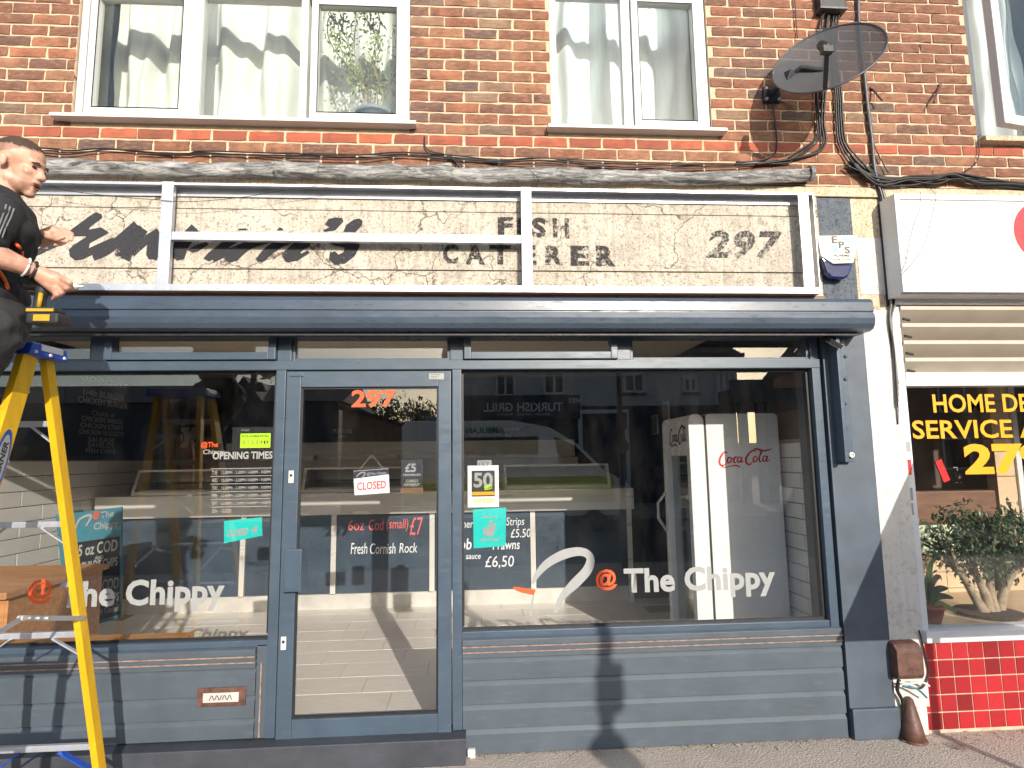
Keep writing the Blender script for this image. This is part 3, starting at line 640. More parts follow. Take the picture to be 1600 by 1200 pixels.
# ------------------------------------------------------------------ bare aluminium sign frame
fr = thing('aluminium_framework', 'bare aluminium frame of a sign being fitted over the old fascia', 'frame', (0, -.05, 2.54))
zT, zBm = at(700, 292, -.09).z, at(700, 456, -.09).z; XR = at(1278, 400, -.09).x
Yf = -.092
B('top_rail', 'aluminium', fr, -3.9, XR, Yf, -.02, zT - .004, zT)
B('top_rail', 'alu_white', fr, -3.9, XR - .003, -.0245, -.0205, zT - .052, zT - .0045)
B('top_rail', 'aluminium', fr, -3.9, XR, Yf, Yf + .003, zT - .014, zT - .0042)
B('bottom_rail', 'alu_white', fr, -3.9, XR, Yf, Yf + .003, zBm, zBm + .038, .001)
B('bottom_rail', 'aluminium', fr, -3.9, XR, Yf + .0032, -.02, zBm, zBm + .004)
B('side_rail', 'alu_white', fr, at(1252, 380, Yf).x, at(1268, 380, Yf).x, Yf - .002, Yf + .002, zBm + .04, zT - .015)
B('side_rail', 'aluminium', fr, XR - .004, XR, Yf, -.02, zBm + .0045, zT - .0045)
for a, b in ((249, 267), (815, 831)):
    B('post', 'alu_white', fr, at(a, 375, Yf).x, at(b, 375, Yf).x, Yf - .006, Yf + .030, zBm - .002, zT + .003, .002)
xa, xb = at(268, 368, Yf).x, at(814, 374, Yf).x; zc = at(540, 371, Yf).z
B('cross_bar', 'alu_white', fr, xa, xb, Yf - .002, Yf + .030, zc - .024, zc + .024, .002)
sc = MB()
for x, y in ((148, 299), (345, 300), (498, 304), (672, 306), (900, 311), (1100, 315), (1210, 316), (254, 318), (254, 362), (260, 370), (254, 430), (823, 325), (823, 372), (823, 430), (1260, 340), (1260, 400), (170, 449), (340, 450), (500, 452), (940, 454), (1120, 455), (258, 290), (549, 371), (703, 373), (436, 366)):
    yy = Yf - .007 if 249 < x < 267 or 815 < x < 831 else (Yf - .003 if y > 320 else -.026)
    p = at(x, y, yy); sc.lathe([(.0045, 0), (.0045, .003), (.002, .004)], p, (0, -1, 0), 8)
sc.build('screws', 'dull_steel', fr, kind='stuff')

# ------------------------------------------------------------------ roller shutter box
shb = thing('shutter_box', 'long dark blue roller shutter box above the shop windows', 'shutter', (0, 0, 2.29))
prof = [(.10, 2.482), (-.19, 2.490), (-.222, 2.482), (-.236, 2.460), (-.238, 2.408), (-.230, 2.404), (-.230, 2.399), (-.240, 2.395), (-.246, 2.365), (-.240, 2.333), (-.222, 2.308), (-.190, 2.298), (.10, 2.298)]
xE = at(1362, 490, -.23).x
MB().prism(prof, -4.3, xE, 'x').build('casing', 'shutter_blue', shb, .0)
MB().prism([(y * 1.0 + (.006 if y < 0 else 0), z - .0) for y, z in prof], xE, xE + .014, 'x').build('end_cap', 'shutter_blue', shb, .003)
B('bottom_lath', 'dark_metal', shb, -4.3, xE - .05, -.165, -.13, 2.278, 2.297, .002)
gd = thing('shutter_guide', 'blue bolted shutter guide rail on the pillar beside the window', 'rail', (2.27, -.06, 1.55))
g0, g1 = at(1314, 640, -.075), at(1328, 640, -.075); zg = at(1325, 722, -.075).z
B('channel', 'frame_blue', gd, g0.x, g1.x, -.075, -.031, zg, 2.297, .003)
B('channel', 'frame_blue', gd, g0.x - .025, g0.x - .002, -.12, -.031, zg, 2.297, .003)
for y in (557, 592, 630, 668): MB().lathe([(.011, 0), (.010, .008), (.004, .011)], at(1321, y, -.075), (0, -1, 0), 14).build('bolt', 'frame_blue', gd)
bl = MB().lathe([(.016, 0), (.016, .01), (.010, .012), (.010, .004)], at(1330, 711, -.08), (0, -1, 0), 16).build('lock', 'steel', gd)
fl = thing('flood_light', 'small dark security light fixed under the right end of the shutter box', 'light', at(1302, 540, -.12))
c = at(1302, 535, -.13)
MB().box(c.x - .045, c.x + .045, c.y - .035, c.y + .035, c.z - .012, c.z + .012, Euler((.5, .45, .2))).build('housing', 'dark_metal', fl, .004)
MB().box(c.x - .030, c.x + .030, c.y - .024, c.y + .024, c.z - .0165, c.z - .0125, Euler((.5, .45, .2)), c).build('lens', 'cream_plastic', fl)
MB().bar(c + Vector((0, .02, .01)), c + Vector((.02, .10, .05)), .02, .02).build('bracket', 'dark_metal', fl)
# ------------------------------------------------------------------ shop front
sf = thing('shop_front', 'dark blue chip shop front with glazed door and two large windows', 'shopfront', (0, .03, 0))
ZTR0, ZTR1 = 2.108, 2.162      # transom beam
def FB(name, x0, x1, z0, z1, y0=-.02, y1=.075, mat='frame_blue', bevel=.004, parent=sf): return B(name, mat, parent, x0, x1, y0, y1, z0, z1, bevel)
FB('transom_beam', -4.2, 2.100, ZTR0, ZTR1, -.024)
FB('head_beam', -4.2, 2.100, 2.47, 2.53, 0, .1)
FB('mullion', -1.108, -1.054, .135, ZTR0); FB('mullion', -.112, -.060, .135, ZTR0); FB('mullion', 2.050, 2.100, .60, ZTR0)
for a, b in ((-1.108, -1.030), (-.125, -.045), (2.050, 2.100), (.862, .945), (-2.13, -2.045), (-3.05, -2.97)): FB('mullion', a, b, ZTR1 + .0005, 2.47, -.012)
FB('corner_post', 2.102, 2.118, 0.0, 2.47, 0.04, .09, 'rubber')
# transom lights
def tlight(x0, x1, opener):
    if opener:
        frame_rect('transom_sash', 'frame_blue', sf, x0 + .002, x1 - .002, ZTR1 + .004, 2.466, .040, -.045, .03, .004, .042)
        pane(sf, 'shop_glass', x0 + .035, x1 - .035, ZTR1 + .04, 2.43, .0)
    else:
        frame_rect('transom_bead', 'frame_blue', sf, x0 + .001, x1 - .001, ZTR1 + .001, 2.469, .016, .002, .05, .003)
        pane(sf, 'shop_glass', x0 + .012, x1 - .012, ZTR1 + .012, 2.46, .03)
tlight(-4.0, -3.05, False); tlight(-2.97, -2.13, False); tlight(-2.045, -1.108, True); tlight(-1.030, -.125, False); tlight(-.045, .862, True); tlight(.945, 2.050, False)
# big windows
pane(sf, 'shop_glass', -4.0, -1.10, .630, ZTR0 + .005, .034); pane(sf, 'shop_glass', -.065, 2.055, .640, ZTR0 + .005, .034)
for x0, x1, zb in ((-4.0, -1.108, .612), (-.060, 2.050, .620)):
    FB('bottom_rail', x0, x1, zb - .012, zb + .022, -.012, .075); B('gasket', 'rubber', sf, x0, x1, .024, .031, zb + .0222, zb + .036)
    B('gasket', 'rubber', sf, x0, x1, .022, .031, ZTR0 - .016, ZTR0 - .0005)
B('gasket', 'rubber', sf, 2.030, 2.0498, .020, .060, .66, ZTR0 - .02)
B('gasket', 'rubber', sf, -1.128, -1.1082, .022, .031, .66, ZTR0 - .02); B('gasket', 'rubber', sf, -.0598, -.047, .022, .031, .66, ZTR0 - .02)
# stall risers: ledge, bare-edged beads and shiplap boards
def riser(x0, x1, zl, lines, ybase, frame_right=False):
    MB().prism([(-.034, zl - .052), (-.034, zl - .020), (-.012, zl - .0125), (.07, zl - .0125), (.07, zl - .052)], x0, x1, 'x').build('ledge', 'blue_paint', sf, .003)
    B('bead', 'bare_edge', sf, x0, x1, -.040, .02, zl - .060, zl - .0525, .002); B('ledge', 'blue_paint', sf, x0, x1, -.030, .02, zl - .082, zl - .0605, .002)
    B('bead', 'bare_edge', sf, x0, x1, -.036, .02, zl - .090, zl - .0825, .002); B('ledge', 'blue_paint', sf, x0, x1, -.024, .02, zl - .118, zl - .0905, .002)
    for a, b in zip(lines[1:], lines[:-1]):
        MB().prism([(-.016, a + .002), (-.018, a + .004), (-.018, b - .026), (-.002, b - .002), (.03, b - .002), (.03, a + .002)], x0, x1, 'x').build('board', 'blue_paint', sf, .0012)
    B('backing', 'dark_metal', sf, x0, x1, .031, .08, lines[-1], zl - .05)
riser(-.058, 2.105, .622, [.503, .383, .258, .133, .004], 0)
riser(-4.0, -1.165, .612, [.494, .350, .236, .135], 0)
B('riser_frame', 'blue_paint', sf, -1.163, -1.109, -.012, .08, .135, .505, .003); B('bead', 'bare_edge', sf, -1.140, -1.132, -.020, -.0122, .14, .52, .001)
B('riser_frame', 'blue_paint', sf, -1.163, -1.109, -.012, .08, .5055, .612, .003)
# letter plate
lp = at(347, 1088, -.018)
lb = B('letter_plate', 'rust_brown', sf, lp.x - .125, lp.x + .125, -.030, -.0185, lp.z - .047, lp.z + .047, .004)
B('flap', 'dull_steel', lb, lp.x - .092, lp.x + .092, -.037, -.0305, lp.z - .024, lp.z + .024, .003)
text('scrawl', '/\\/\\//\\/\\', (lp.x - .06, lp.z - .012, lp.x + .06, lp.z + .012), -.0375, 'print_dark', lb, px=False, bold=.02)
# the door
dr = B('door', 'frame_blue', sf, -1.047, -.966, -.030, .035, .122, 2.098, .004)
def DB(name, x0, x1, z0, z1, y0=-.030, y1=.035, mat='frame_blue', bevel=.004): return B(name, mat, dr, x0, x1, y0, y1, z0, z1, bevel)
DB('stile', -.192, -.119, .122, 2.098); DB('top_rail', -.966, -.192, 2.008, 2.098, -.027); DB('bottom_rail', -.966, -.192, .122, .226, -.027)
frame_rect('gasket', 'rubber', dr, -.966, -.192, .226, 2.008, .010, -.012, -.004, 0)
pane(dr, 'shop_glass', -.964, -.194, .228, 2.006, -.002)
h0, h1 = at(446, 858, -.06), at(471, 924, -.06)
DB('handle', h0.x, h1.x, h1.z, h0.z, -.075, -.055, bevel=.006); DB('handle_mount', h0.x + .01, h0.x + .03, h1.z + .03, h0.z - .03, -.055, -.0302)
for y in (745, 1005):
    p = at(455 if y < 900 else 443, y, -.031); lk = MB().box(p.x - .014, p.x + .014, -.0345, -.0302, p.z - .034, p.z + .034).build('lock_plate', 'steel', dr, .006)
    MB().lathe([(.008, 0), (.007, .005)], (p.x, -.035, p.z + .008), (0, -1, 0), 12).build('cylinder', 'dark_metal', lk)
DB('pivot', -1.03, -.955, 2.070, 2.088, -.036, -.0302)
p = at(682, 588, -.031); nb = DB('notice', p.x - .043, p.x + .043, p.z - .018, p.z + .018, -.0315, -.0302, 'vinyl_white', 0)
for k in range(3): B('print', 'print_dark', nb, p.x - .034, p.x + .02 - .01 * k, -.0319, -.0316, p.z + .009 - .010 * k, p.z + .0115 - .010 * k)
text('house_number', '297', (549, 609, 619, 637), -.0024, 'vinyl_orange', dr, bold=.03)
B('door_step', 'step_grey', None, -4.3, -.040, -.118, .075, 0.0, .132, .006, label='long dark grey painted step under the door and left window', cat='step')
m = at(737, 1171, -.03); B('concrete_chip', 'white_render', None, m.x - .022, m.x + .020, -.045, -.019, .0, .045, .006, label='small white chip of concrete against the right end of the step', cat='chip')
# lettering on the glass
YG = .0325
def logo(px, py, k, parent, at_rect, tx_rect, white='vinyl_white'):
    text('lettering', '@', at_rect, YG, 'vinyl_orange', parent, bold=.03); text('lettering', 'The Chippy', tx_rect, YG, white, parent, bold=.035, space=1.03)
logo(0, 0, 1, sf, (42, 904, 84, 945), (91, 902, 352, 962)); logo(0, 0, 1, sf, (931, 889, 964, 923), (976, 882, 1210, 938))
lg = MB(); lg.ribbon([(832, 912), (840, 897), (856, 880), (882, 866), (908, 862), (922, 871), (918, 890), (898, 912), (884, 926), (874, 940), (868, 958)], [5, 9, 13, 15, 13, 12, 15, 16, 12, 9, 4], YG, .0008)
lg.build('logo_loop', 'vinyl_white', sf); lg = MB(); lg.poly([(801, 917), (812, 918), (837, 922), (834, 930), (815, 926), (805, 922)], YG, .0008); lg.build('logo_tail', 'vinyl_orange', sf)
lg = MB(); lg.ribbon([(834, 930), (830, 948), (829, 962)], [3, 4, 3], YG, .0008); lg.build('logo_loop', 'vinyl_white', sf)
text('lettering', 'OPENING TIMES', (332, 705, 426, 718), YG, 'vinyl_white', sf, bold=.03)
text('lettering', '@The', (314, 690, 341, 701), YG + .0004, 'vinyl_orange', sf, bold=.02); text('lettering', 'Chippy', (317, 702, 351, 712), YG + .0004, 'vinyl_white', sf, bold=.01)
days = [('TUE:', '12.00PM - 2.30PM / 4.00PM - 9.00PM'), ('WED:', '12.00PM - 2.30PM / 4.00PM - 9.00PM'), ('THU:', '12.00PM - 2.30PM / 4.00PM - 9.00PM'), ('FRI:', '12.00PM - 2.30PM / 4.00PM - 9.00PM'), ('SAT:', '12.00PM - 3.30PM / 4.00PM - 9.00PM'), ('SUN:', 'CLOSED')]
for i, (a, b) in enumerate(days):
    y = 738.5 + i * 12.0
    text('lettering', a, (331, y - 3, 340, y + 3), YG, 'vinyl_white', sf, bold=.01); text('lettering', b, (346, y - 3.5, 423 if len(b) > 8 else 361, y + 2.5), YG, 'vinyl_white', sf, bold=.012)
for i in range(6):
    y = 732.5 + i * 12; a, b = at(329, y, YG), at(425, y, YG); B('rule', 'vinyl_white', sf, a.x, b.x, YG, YG + .0006, a.z - .0016, a.z + .0016)
# notices hanging or stuck inside the glass
def plate(name, rect, Y, mat, label, cat, th=.003, bevel=0, rot=0.0):
    a = at(rect[0], rect[3], Y); b = at(rect[2], rect[1], Y); o = thing(name, label, cat, ((a.x + b.x) / 2, Y, a.z))
    MB().box(a.x, b.x, Y, Y + th, a.z, b.z, Matrix.Rotation(rot, 3, 'Y')).build('board', mat, o, bevel); return o
hy = plate('hygiene_rating', (362, 667, 431, 704), .042, 'card_black', 'black and lime green food rating sticker above the opening times', 'sticker')
for r, mt, y in (((375, 677, 423, 700), 'sticker_green', .0413),):
    a, b = at(r[0], r[3], y), at(r[2], r[1], y); B('panel', mt, hy, a.x, b.x, y, y + .0006, a.z, b.z)
text('print', 'FOOD HYGIENE RATING', (378, 679.5, 420, 683.5), .0409, 'card_black', hy, bold=.02)
text('print', '0 1 2 3 4', (379, 688, 410, 694), .0409, 'print_dark', hy); MB().lathe([(.013, 0), (.013, .0005)], at(415.5, 691, .041), (0, -1, 0), 20).build('rating_disc', 'card_black', hy)
text('print', '5', (413.5, 688, 418, 694.5), .0402, 'sticker_green', hy, bold=.03); text('print', 'food.gov', (377, 670, 390, 674), .0414, 'vinyl_white', hy)
dl = thing('closed_sign', 'teal closed card hanging in the left window below the opening times', 'sign', at(380, 835, .05))
MB().poly([(350, 814), (409, 808), (410, 837), (350, 849)], .05, .002).build('card', 'teal', dl); MB().tube([at(379, 811, .051), at(379, 800, .046)], .0015, 5).build('cord', 'vinyl_white', dl)
text('print', 'CLOSED', (354, 826, 388, 838), .0494, 'vinyl_white', dl, bold=.05, shear=.25, slope=.09)
def roo(cx, cy, k, Y, parent):
    MB().poly([(cx - 5 * k, cy - 2 * k), (cx - 2 * k, cy - 3 * k), (cx - 1 * k, cy - 1 * k), (cx, cy - 8 * k), (cx + 2.2 * k, cy - 7.8 * k), (cx + 1.6 * k, cy - 1 * k), (cx + 3 * k, cy - 6 * k), (cx + 5 * k, cy - 5.5 * k), (cx + 3.6 * k, cy + 3 * k), (cx + 1 * k, cy + 5 * k), (cx - 4 * k, cy + 3.5 * k), (cx - 5 * k, cy + 1 * k)], Y, .0005).build('emblem', 'vinyl_white', parent)
roo(398, 828, .9, .0494, dl); text('print', 'deliveroo', (392, 832.5, 405, 835), .0494, 'vinyl_white', dl, slope=.09)
d2 = thing('order_sign', 'square teal takeaway order sticker at the left of the right window', 'sign', at(764, 855, .042))
MB().poly([(739, 796), (791, 793), (790, 853), (740, 857)], .042, .0012).build('card', 'teal', d2)
text('print', 'Order on', (753, 804, 777, 810), .0414, 'vinyl_white', d2, bold=.02); roo(765, 829, 2.0, .0414, d2); text('print', 'deliveroo', (750, 839, 780, 846), .0414, 'vinyl_white', d2, bold=.02)
f5 = plate('award_poster', (731, 727, 779, 793), .043, 'paper_white', 'white poster with a large 50 in the right window beside the door', 'poster')
a, b = at(737, 776, .0424), at(773, 735, .0424); B('panel', 'card_black', f5, a.x, b.x, .0424, .043, a.z, b.z); text('print', '50', (740, 738, 770, 762), .0418, 'vinyl_white', f5, bold=.03)
text('print', 'BEST', (757, 758, 770, 765), .0413, 'sticker_green', f5, bold=.02, rot=.15); a, b = at(737, 774, .0417), at(773, 768, .0417); B('band', 'vinyl_yellow', f5, a.x, b.x, .0417, .0422, a.z, b.z)
a, b = at(746, 731, .0424), at(768, 719, .0424); B('tab', 'vinyl_white', f5, a.x, b.x, .0435, .0445, a.z, b.z); text('print', 'FRY', (748, 721, 765, 729), .0428, 'print_dark', f5); text('print', 'WINNER', (739, 779, 772, 787), .0424, 'sticker_green', f5, bold=.02)
cs = thing('closed_sign', 'white and navy closed sign hanging on a string inside the door', 'sign', at(580, 772, .012))
MB().poly([(552, 736), (607, 732), (609, 770), (554, 774)], .014, .003).build('card', 'paper_white', cs)
MB().poly([(552, 736.5), (607, 732.5), (607.5, 741), (552.5, 748)], .0132, .0006).build('band', 'card_navy', cs)
text('print', '@The Chippy', (573, 737, 604, 743), .0128, 'vinyl_white', cs, bold=.02, slope=.07); text('print', 'CLOSED', (558, 752, 603, 765), .0128, 'brand_red', cs, bold=.012, slope=.06)
lo = MB(); lo.ribbon([(557, 745), (562, 740), (568, 738), (570, 741), (564, 748)], [1.5, 2, 2, 2, 1.2], .0126, .0004); lo.build('emblem', 'vinyl_white', cs)
MB().tube([at(560, 736, .012), at(581, 711, .010), at(600, 733, .012)], .0016, 6).build('string', 'vinyl_white', cs); MB().lathe([(.016, 0), (.012, .004), (.005, .010), (.006, .016)], at(581, 703, .006), (0, 1, 0), 16).build('suction_cup', 'cabinet_glass', cs)
c5 = plate('card_payment_sticker', (626, 718, 661, 771), .0095, 'card_black', 'dark minimum card payment sticker on the door glass', 'sticker', .001)
for s, r in (('£5', (633, 724, 650, 738)), ('MINIMUM', (630, 740, 657, 744)), ('CARD', (634, 749, 653, 754)), ('PAYMENT', (631, 755, 656, 760))): text('print', s, r, .0088, 'vinyl_white', c5, bold=.03, shear=.15 if s in ('CARD', 'PAYMENT') else 0)
a, b = at(626, 771, .0089), at(661, 762, .0089); B('band', 'wood_dark', c5, a.x, b.x, .0089, .0094, a.z, b.z)

# ------------------------------------------------------------------ pillars between the shops
pil = thing('blue_pillar', 'rough dark blue painted pillar right of the shop window', 'pillar', (2.25, 0, 0))
B('shaft', 'pillar_blue', pil, 2.1185, 2.388, -.030, .30, .165, 2.47, .004); B('base', 'pillar_blue', pil, 2.125, 2.400, -.046, .30, 0, .1645, .006)
B('cap', 'grey_render', pil, 2.170, 2.390, -.006, .20, 2.4705, 3.192, .003)
wp = thing('white_pier', 'white painted render pier between the two shops', 'pillar', (2.5, 0, 0))
B('shaft', 'white_render', wp, 2.3885, 2.605, -.012, .30, 0.15, 2.47, .004)
B('base', 'white_render', wp, 2.4005, 2.585, -.016, .30, 0, .1495, .01)
B('cap', 'beige_concrete', wp, 2.3905, 2.64, -.004, .2, 2.4705, 3.190, .003)
a, b = at(1345, 460, -.006), at(1388, 372, -.006); B('paint_patch', 'white_render', wp, a.x, b.x, -.007, -.0042, a.z, b.z)
B('cornice', 'beige_concrete', None, -4.5, 6.9, -.014, .0, 3.1992, 3.262, .006, label='thin cement lip running along the foot of the brickwork', cat='ledge')
# alarm box
al = thing('alarm_box', 'cream and blue hexagonal burglar alarm box on the pillar', 'alarm', at(1312, 430, -.02))
def hexa(pts, Y0, Y1, name, mat, bev):
    w = [at(x, y, Y0) for x, y in pts]; MB().prism([(q.x, q.z) for q in w], Y0, Y1, 'y').build(name, mat, al, bev)
hexa([(1277, 368), (1341, 367), (1342, 378), (1334, 411), (1302, 412), (1283, 400)], -.075, -.006, 'case', 'cream_plastic', .012)
hexa([(1285, 402), (1302, 413.5), (1333, 412.5), (1326, 431), (1320, 435), (1300, 434), (1293, 427)], -.071, -.008, 'strobe', 'alarm_blue', .010)
for s, r in (('E', (1300, 369, 1308, 380)), ('P', (1311, 377, 1319, 388)), ('S', (1320, 385, 1328, 396))): text('print', s, r, -.0772, 'print_dark', al, bold=.03)
MB().poly([(1311, 370), (1328, 370), (1328, 382)], -.0758, .0006).build('print', 'sky_blue_print', al); MB().poly([(1301, 382), (1318, 395), (1301, 395)], -.0758, .0006).build('print', 'sky_blue_print', al)
text('print', 'ALARMS', (1303, 397, 1327, 401), -.0772, 'print_dark', al, bold=.02); text('print', '01634 377554', (1301, 403.5, 1329, 407), -.0772, 'print_dark', al, bold=.01)
# felt wrapped pipe along the fascia
pw = thing('wrapped_pipe', 'long pipe wrapped in grey weathered felt along the fascia top', 'pipe', (0, -.05, 3.22))
def wrap(pts, r, seed):
    random.seed(seed); P_ = catmull(pts, 9); n = 16; vs = []; m_ = MB()
    for i, p in enumerate(P_):
        for k in range(n):
            t = 2 * math.pi * k / n
            rr = r[0] + (r[1] - r[0]) * i / (len(P_) - 1)
            rr *= 1 + .38 * (mnoise.noise(Vector((p.x * 4.2 + seed, math.cos(t) * 1.3, math.sin(t) * 1.3)))) + .16 * mnoise.noise(Vector((p.x * 17, math.cos(t) * 2, math.sin(t) * 2 + seed)))
            vs.append(p + Vector((0, math.cos(t) * rr * .8, math.sin(t) * rr)))
    m_.add(vs, [(i * n + k, i * n + (k + 1) % n, (i + 1) * n + (k + 1) % n, (i + 1) * n + k) for i in range(len(P_) - 1) for k in range(n)] + [tuple(range(n - 1, -1, -1)), tuple((len(P_) - 1) * n + k for k in range(n))])
    m_.build('felt_section', 'felt_wrap', pw, 0, True)
Yp = -.055
wrap([at(-160, 262, Yp), at(-40, 264, Yp), at(85, 262, Yp), at(180, 264, Yp), at(330, 266, Yp), at(436, 266, Yp)], (.050, .045), 1)
wrap([at(430, 264, Yp - .008), at(500, 266, Yp - .008)], (.052, .050), 2)
wrap([at(496, 268, Yp), at(590, 270, Yp), at(706, 270, Yp)], (.040, .052), 3)
wrap([at(704, 274, Yp), at(800, 274, Yp), at(912, 275, Yp)], (.045, .046), 4); wrap([at(908, 276, Yp), at(1000, 277, Yp), at(1100, 279, Yp), at(1190, 276, Yp), at(1265, 273, Yp)], (.042, .040), 5)
MB().lathe([(.03, 0), (.046, -.004), (.05, -.03)], at(1270, 272, Yp), (1, 0, 0), 14).build('torn_end', 'felt_wrap', pw)
# ------------------------------------------------------------------ dish, cables
dc = at(1293, 90, -.33); dn = Vector((-.514, -.707, .486)).normalized()
ds = thing('satellite_dish', 'dark perforated satellite dish on the brick wall', 'dish', at(1200, 150, 0))
du = Vector((0, 0, 1)) - dn * dn.z; du.normalize(); dsd = dn.cross(du)
m = MB(); nr, na = 9, 40; vs = []; RA, RB = .302, .320
for i in range(nr + 1):
    for k in range(na):
        t = 2 * math.pi * k / na; r = i / nr
        vs.append(dc + dsd * (RA * r * math.cos(t)) + du * (RB * r * math.sin(t)) - dn * (.075 * (1 - r * r)))
m.add(vs, [(i * na + k, i * na + (k + 1) % na, (i + 1) * na + (k + 1) % na, (i + 1) * na + k) for i in range(nr) for k in range(na)])
m.build('reflector', 'dish_mesh', ds, 0, True)
ring = [dc + dsd * (RA * math.cos(2 * math.pi * k / 40)) + du * (RB * math.sin(2 * math.pi * k / 40)) for k in range(41)]
MB().tube(ring, .006, 6).build('rim', 'post_grey', ds, 0, True)
low = at(1289, 138, dc.y - .14); foc = at(1292, 78, dc.y - .30)
MB().bar(low, foc, .022, .03).build('arm', 'dark_metal', ds, .003)
MB().cap(foc + Vector((0, .0, .02)), .022, foc + Vector((.0, .04, .055)), .026).build('lnb', 'dark_metal', ds, 0, True)
MB().box(foc.x - .03, foc.x + .03, foc.y - .02, foc.y + .02, foc.z - .02, foc.z + .02).build('lnb_bracket', 'dark_metal', ds, .006)
wm = at(1203, 150, 0)
MB().box(wm.x - .05, wm.x + .06, -.02, 0, wm.z - .05, wm.z + .05).build('wall_plate', 'dark_metal', ds, .004)
MB().tube([wm + Vector((0, -.01, 0)), wm + Vector((.03, -.14, .02)), wm + Vector((.10, -.20, .06)), dc - dn * .09], .016, 10).build('mast', 'dark_metal', ds)
MB().box(wm.x + .0, wm.x + .08, -.19, -.09, wm.z - .02, wm.z + .05, Euler((.2, .3, .4))).build('clamp', 'dark_metal', ds, .005)
for dx, dz in ((-.035, .035), (.045, .035), (-.035, -.035), (.045, -.035)): MB().lathe([(.010, 0), (.008, .012)], wm + Vector((dx, -.021, dz)), (0, -1, 0), 8).build('bolt', 'dull_steel', ds)
def cable(parent, pts, r=.0045, Y=-.012, mat='cable_black', wob=.0, name='cable', sub=6, rgx=random.Random(5)):
    P_ = [at(p[0], p[1], p[2] if len(p) > 2 else Y) for p in pts]
    P_ = [q + Vector((rgx.uniform(-wob, wob), 0, rgx.uniform(-wob, wob))) for q in P_]
    return MB().tube(catmull(P_, sub), r, 6).build(name, mat, parent, 0, True)
# cables along the brickwork
cb = thing('cable_run', 'thin black cables clipped along the brickwork above the felt pipe', 'cables', at(600, 245, -.01))
base = [(-60, 226), (60, 231), (110, 235), (165, 232), (215, 237), (290, 240), (320, 236), (450, 240), (560, 242), (620, 238), (700, 242), (780, 250), (850, 247), (950, 252), (1010, 254), (1100, 256), (1180, 255), (1215, 250)]
cable(cb, base); cable(cb, [(x, y + 3 + 4 * math.sin(x * .021)) for x, y in base], .004, -.018); cable(cb, [(x, y + 5 + 3 * math.sin(x * .013 + 1)) for x, y in base[4:]], .0035, -.02)
cable(cb, [(663, 213, .005), (664, 228), (672, 236), (690, 240), (720, 248), (800, 256), (860, 258), (1000, 262), (1060, 268)], .004, -.016)
cable(cb, [(700, 246), (712, 252), (716, 262)], .005, -.02); cable(cb, [(705, 245), (718, 254), (722, 264)], .005, -.02)
cable(cb, [(1207, 160, -.02), (1211, 190), (1214, 225), (1210, 240), (1190, 250), (1150, 254)], .005)
jb = thing('junction_box', 'dark telephone junction box fixed above the dish', 'box', at(1297, 8, -.02))
a, b = at(1281, 12, -.05), at(1318, -20, -.05); B('case', 'dark_metal', jb, a.x, b.x, -.06, 0, a.z, b.z, .006); B('lip', 'post_grey', jb, a.x - .006, b.x + .006, -.068, 0, a.z - .014, a.z - .0005, .003)
vb = thing('cable_drop', 'tangled bundle of black cables hanging behind the dish', 'cables', at(1297, 150, -.01)); rv = random.Random(21)
for k in range(9):
    x = 1283 + k * 3.2; s = rv.uniform(-4, 4)
    cable(vb, [(x + 4, 14), (x + s, 45 + rv.uniform(-6, 6)), (1297 + (k - 4) * 1.5, 85), (1288 + (k - 4) * 3.4 + rv.uniform(-3, 3), 140), (1289 + (k - 4) * 3 + rv.uniform(-3, 3), 190), (1290 + (k - 4) * 4, 220 + rv.uniform(-5, 5)), (1270 - (4 - k) * 9, 243 + rv.uniform(-3, 3)), (1235 - k * 8, 252 + rv.uniform(-3, 3)), (1180, 257)] if k < 5 else
          [(x + 4, 14), (x + s, 45), (1299 + (k - 4) * 1.5, 85), (1305 + (k - 5) * 3, 140), (1307 + (k - 5) * 3.4, 190), (1310 + (k - 5) * 4, 222), (1325 + (k - 5) * 5, 252 - (k - 5) * 2), (1350 + (k - 5) * 4, 272 - (k - 5) * 2), (1385, 285 - (k - 5) * 2)], rv.uniform(.0045, .0075), rv.uniform(-.03, -.01), name='cable')
cable(vb, [(1341, -10), (1342, 35), (1350, 110), (1354, 150), (1362, 215), (1366, 260), (1372, 285)], .011, -.016, 'post_grey'); cable(vb, [(1352, 140), (1360, 205), (1372, 240), (1388, 270)], .004, -.02)
cable(vb, [(1246, 60), (1243, 20), (1241, -10)], .003)
for x0, y0, x1, y1 in ((1362, 138, 1379, 157), (1468, 134, 1459, 160)):
    e = thing('wall_hook', 'rusty wall hook left of the pair beside the dish' if x0 < 1400 else 'rusty wall hook halfway between dish and open casement', 'hook', at(x0, y0, 0), 'wall hooks')
    MB().tube([at(x0, y0, 0), at((x0 + x1) / 2, (y0 + y1) / 2, -.05), at(x1, y1, -.06)], .007, 7).build('rod', 'rust_brown', e)
    MB().lathe([(.014, 0), (.012, .01)], at(x0, y0, -.001), (0, -1, 0), 10).build('plug', 'rust_brown', e)
rb = thing('cable_run', 'thick sagging bundle of black cables over the neighbouring white sign', 'cables', at(1480, 285, -.02)); rv = random.Random(4)
for k in range(13):
    y = 284 + rv.uniform(-9, 8); cable(rb, [(1330 + rv.uniform(-10, 20), 262 + rv.uniform(-12, 6)), (1372, 282 + rv.uniform(-7, 7)), (1420, y), (1462, 281 + rv.uniform(-8, 8)), (1490, 274 + rv.uniform(-6, 8)), (1530, 282 + rv.uniform(-6, 7)), (1580, 290 + rv.uniform(-6, 5)), (1680, 296 + rv.uniform(-6, 6))], rv.uniform(.004, .0085), rv.uniform(-.05, -.012))
cable(rb, [(1528, 213, -.01), (1530, 240), (1522, 258), (1500, 272)], .0035)
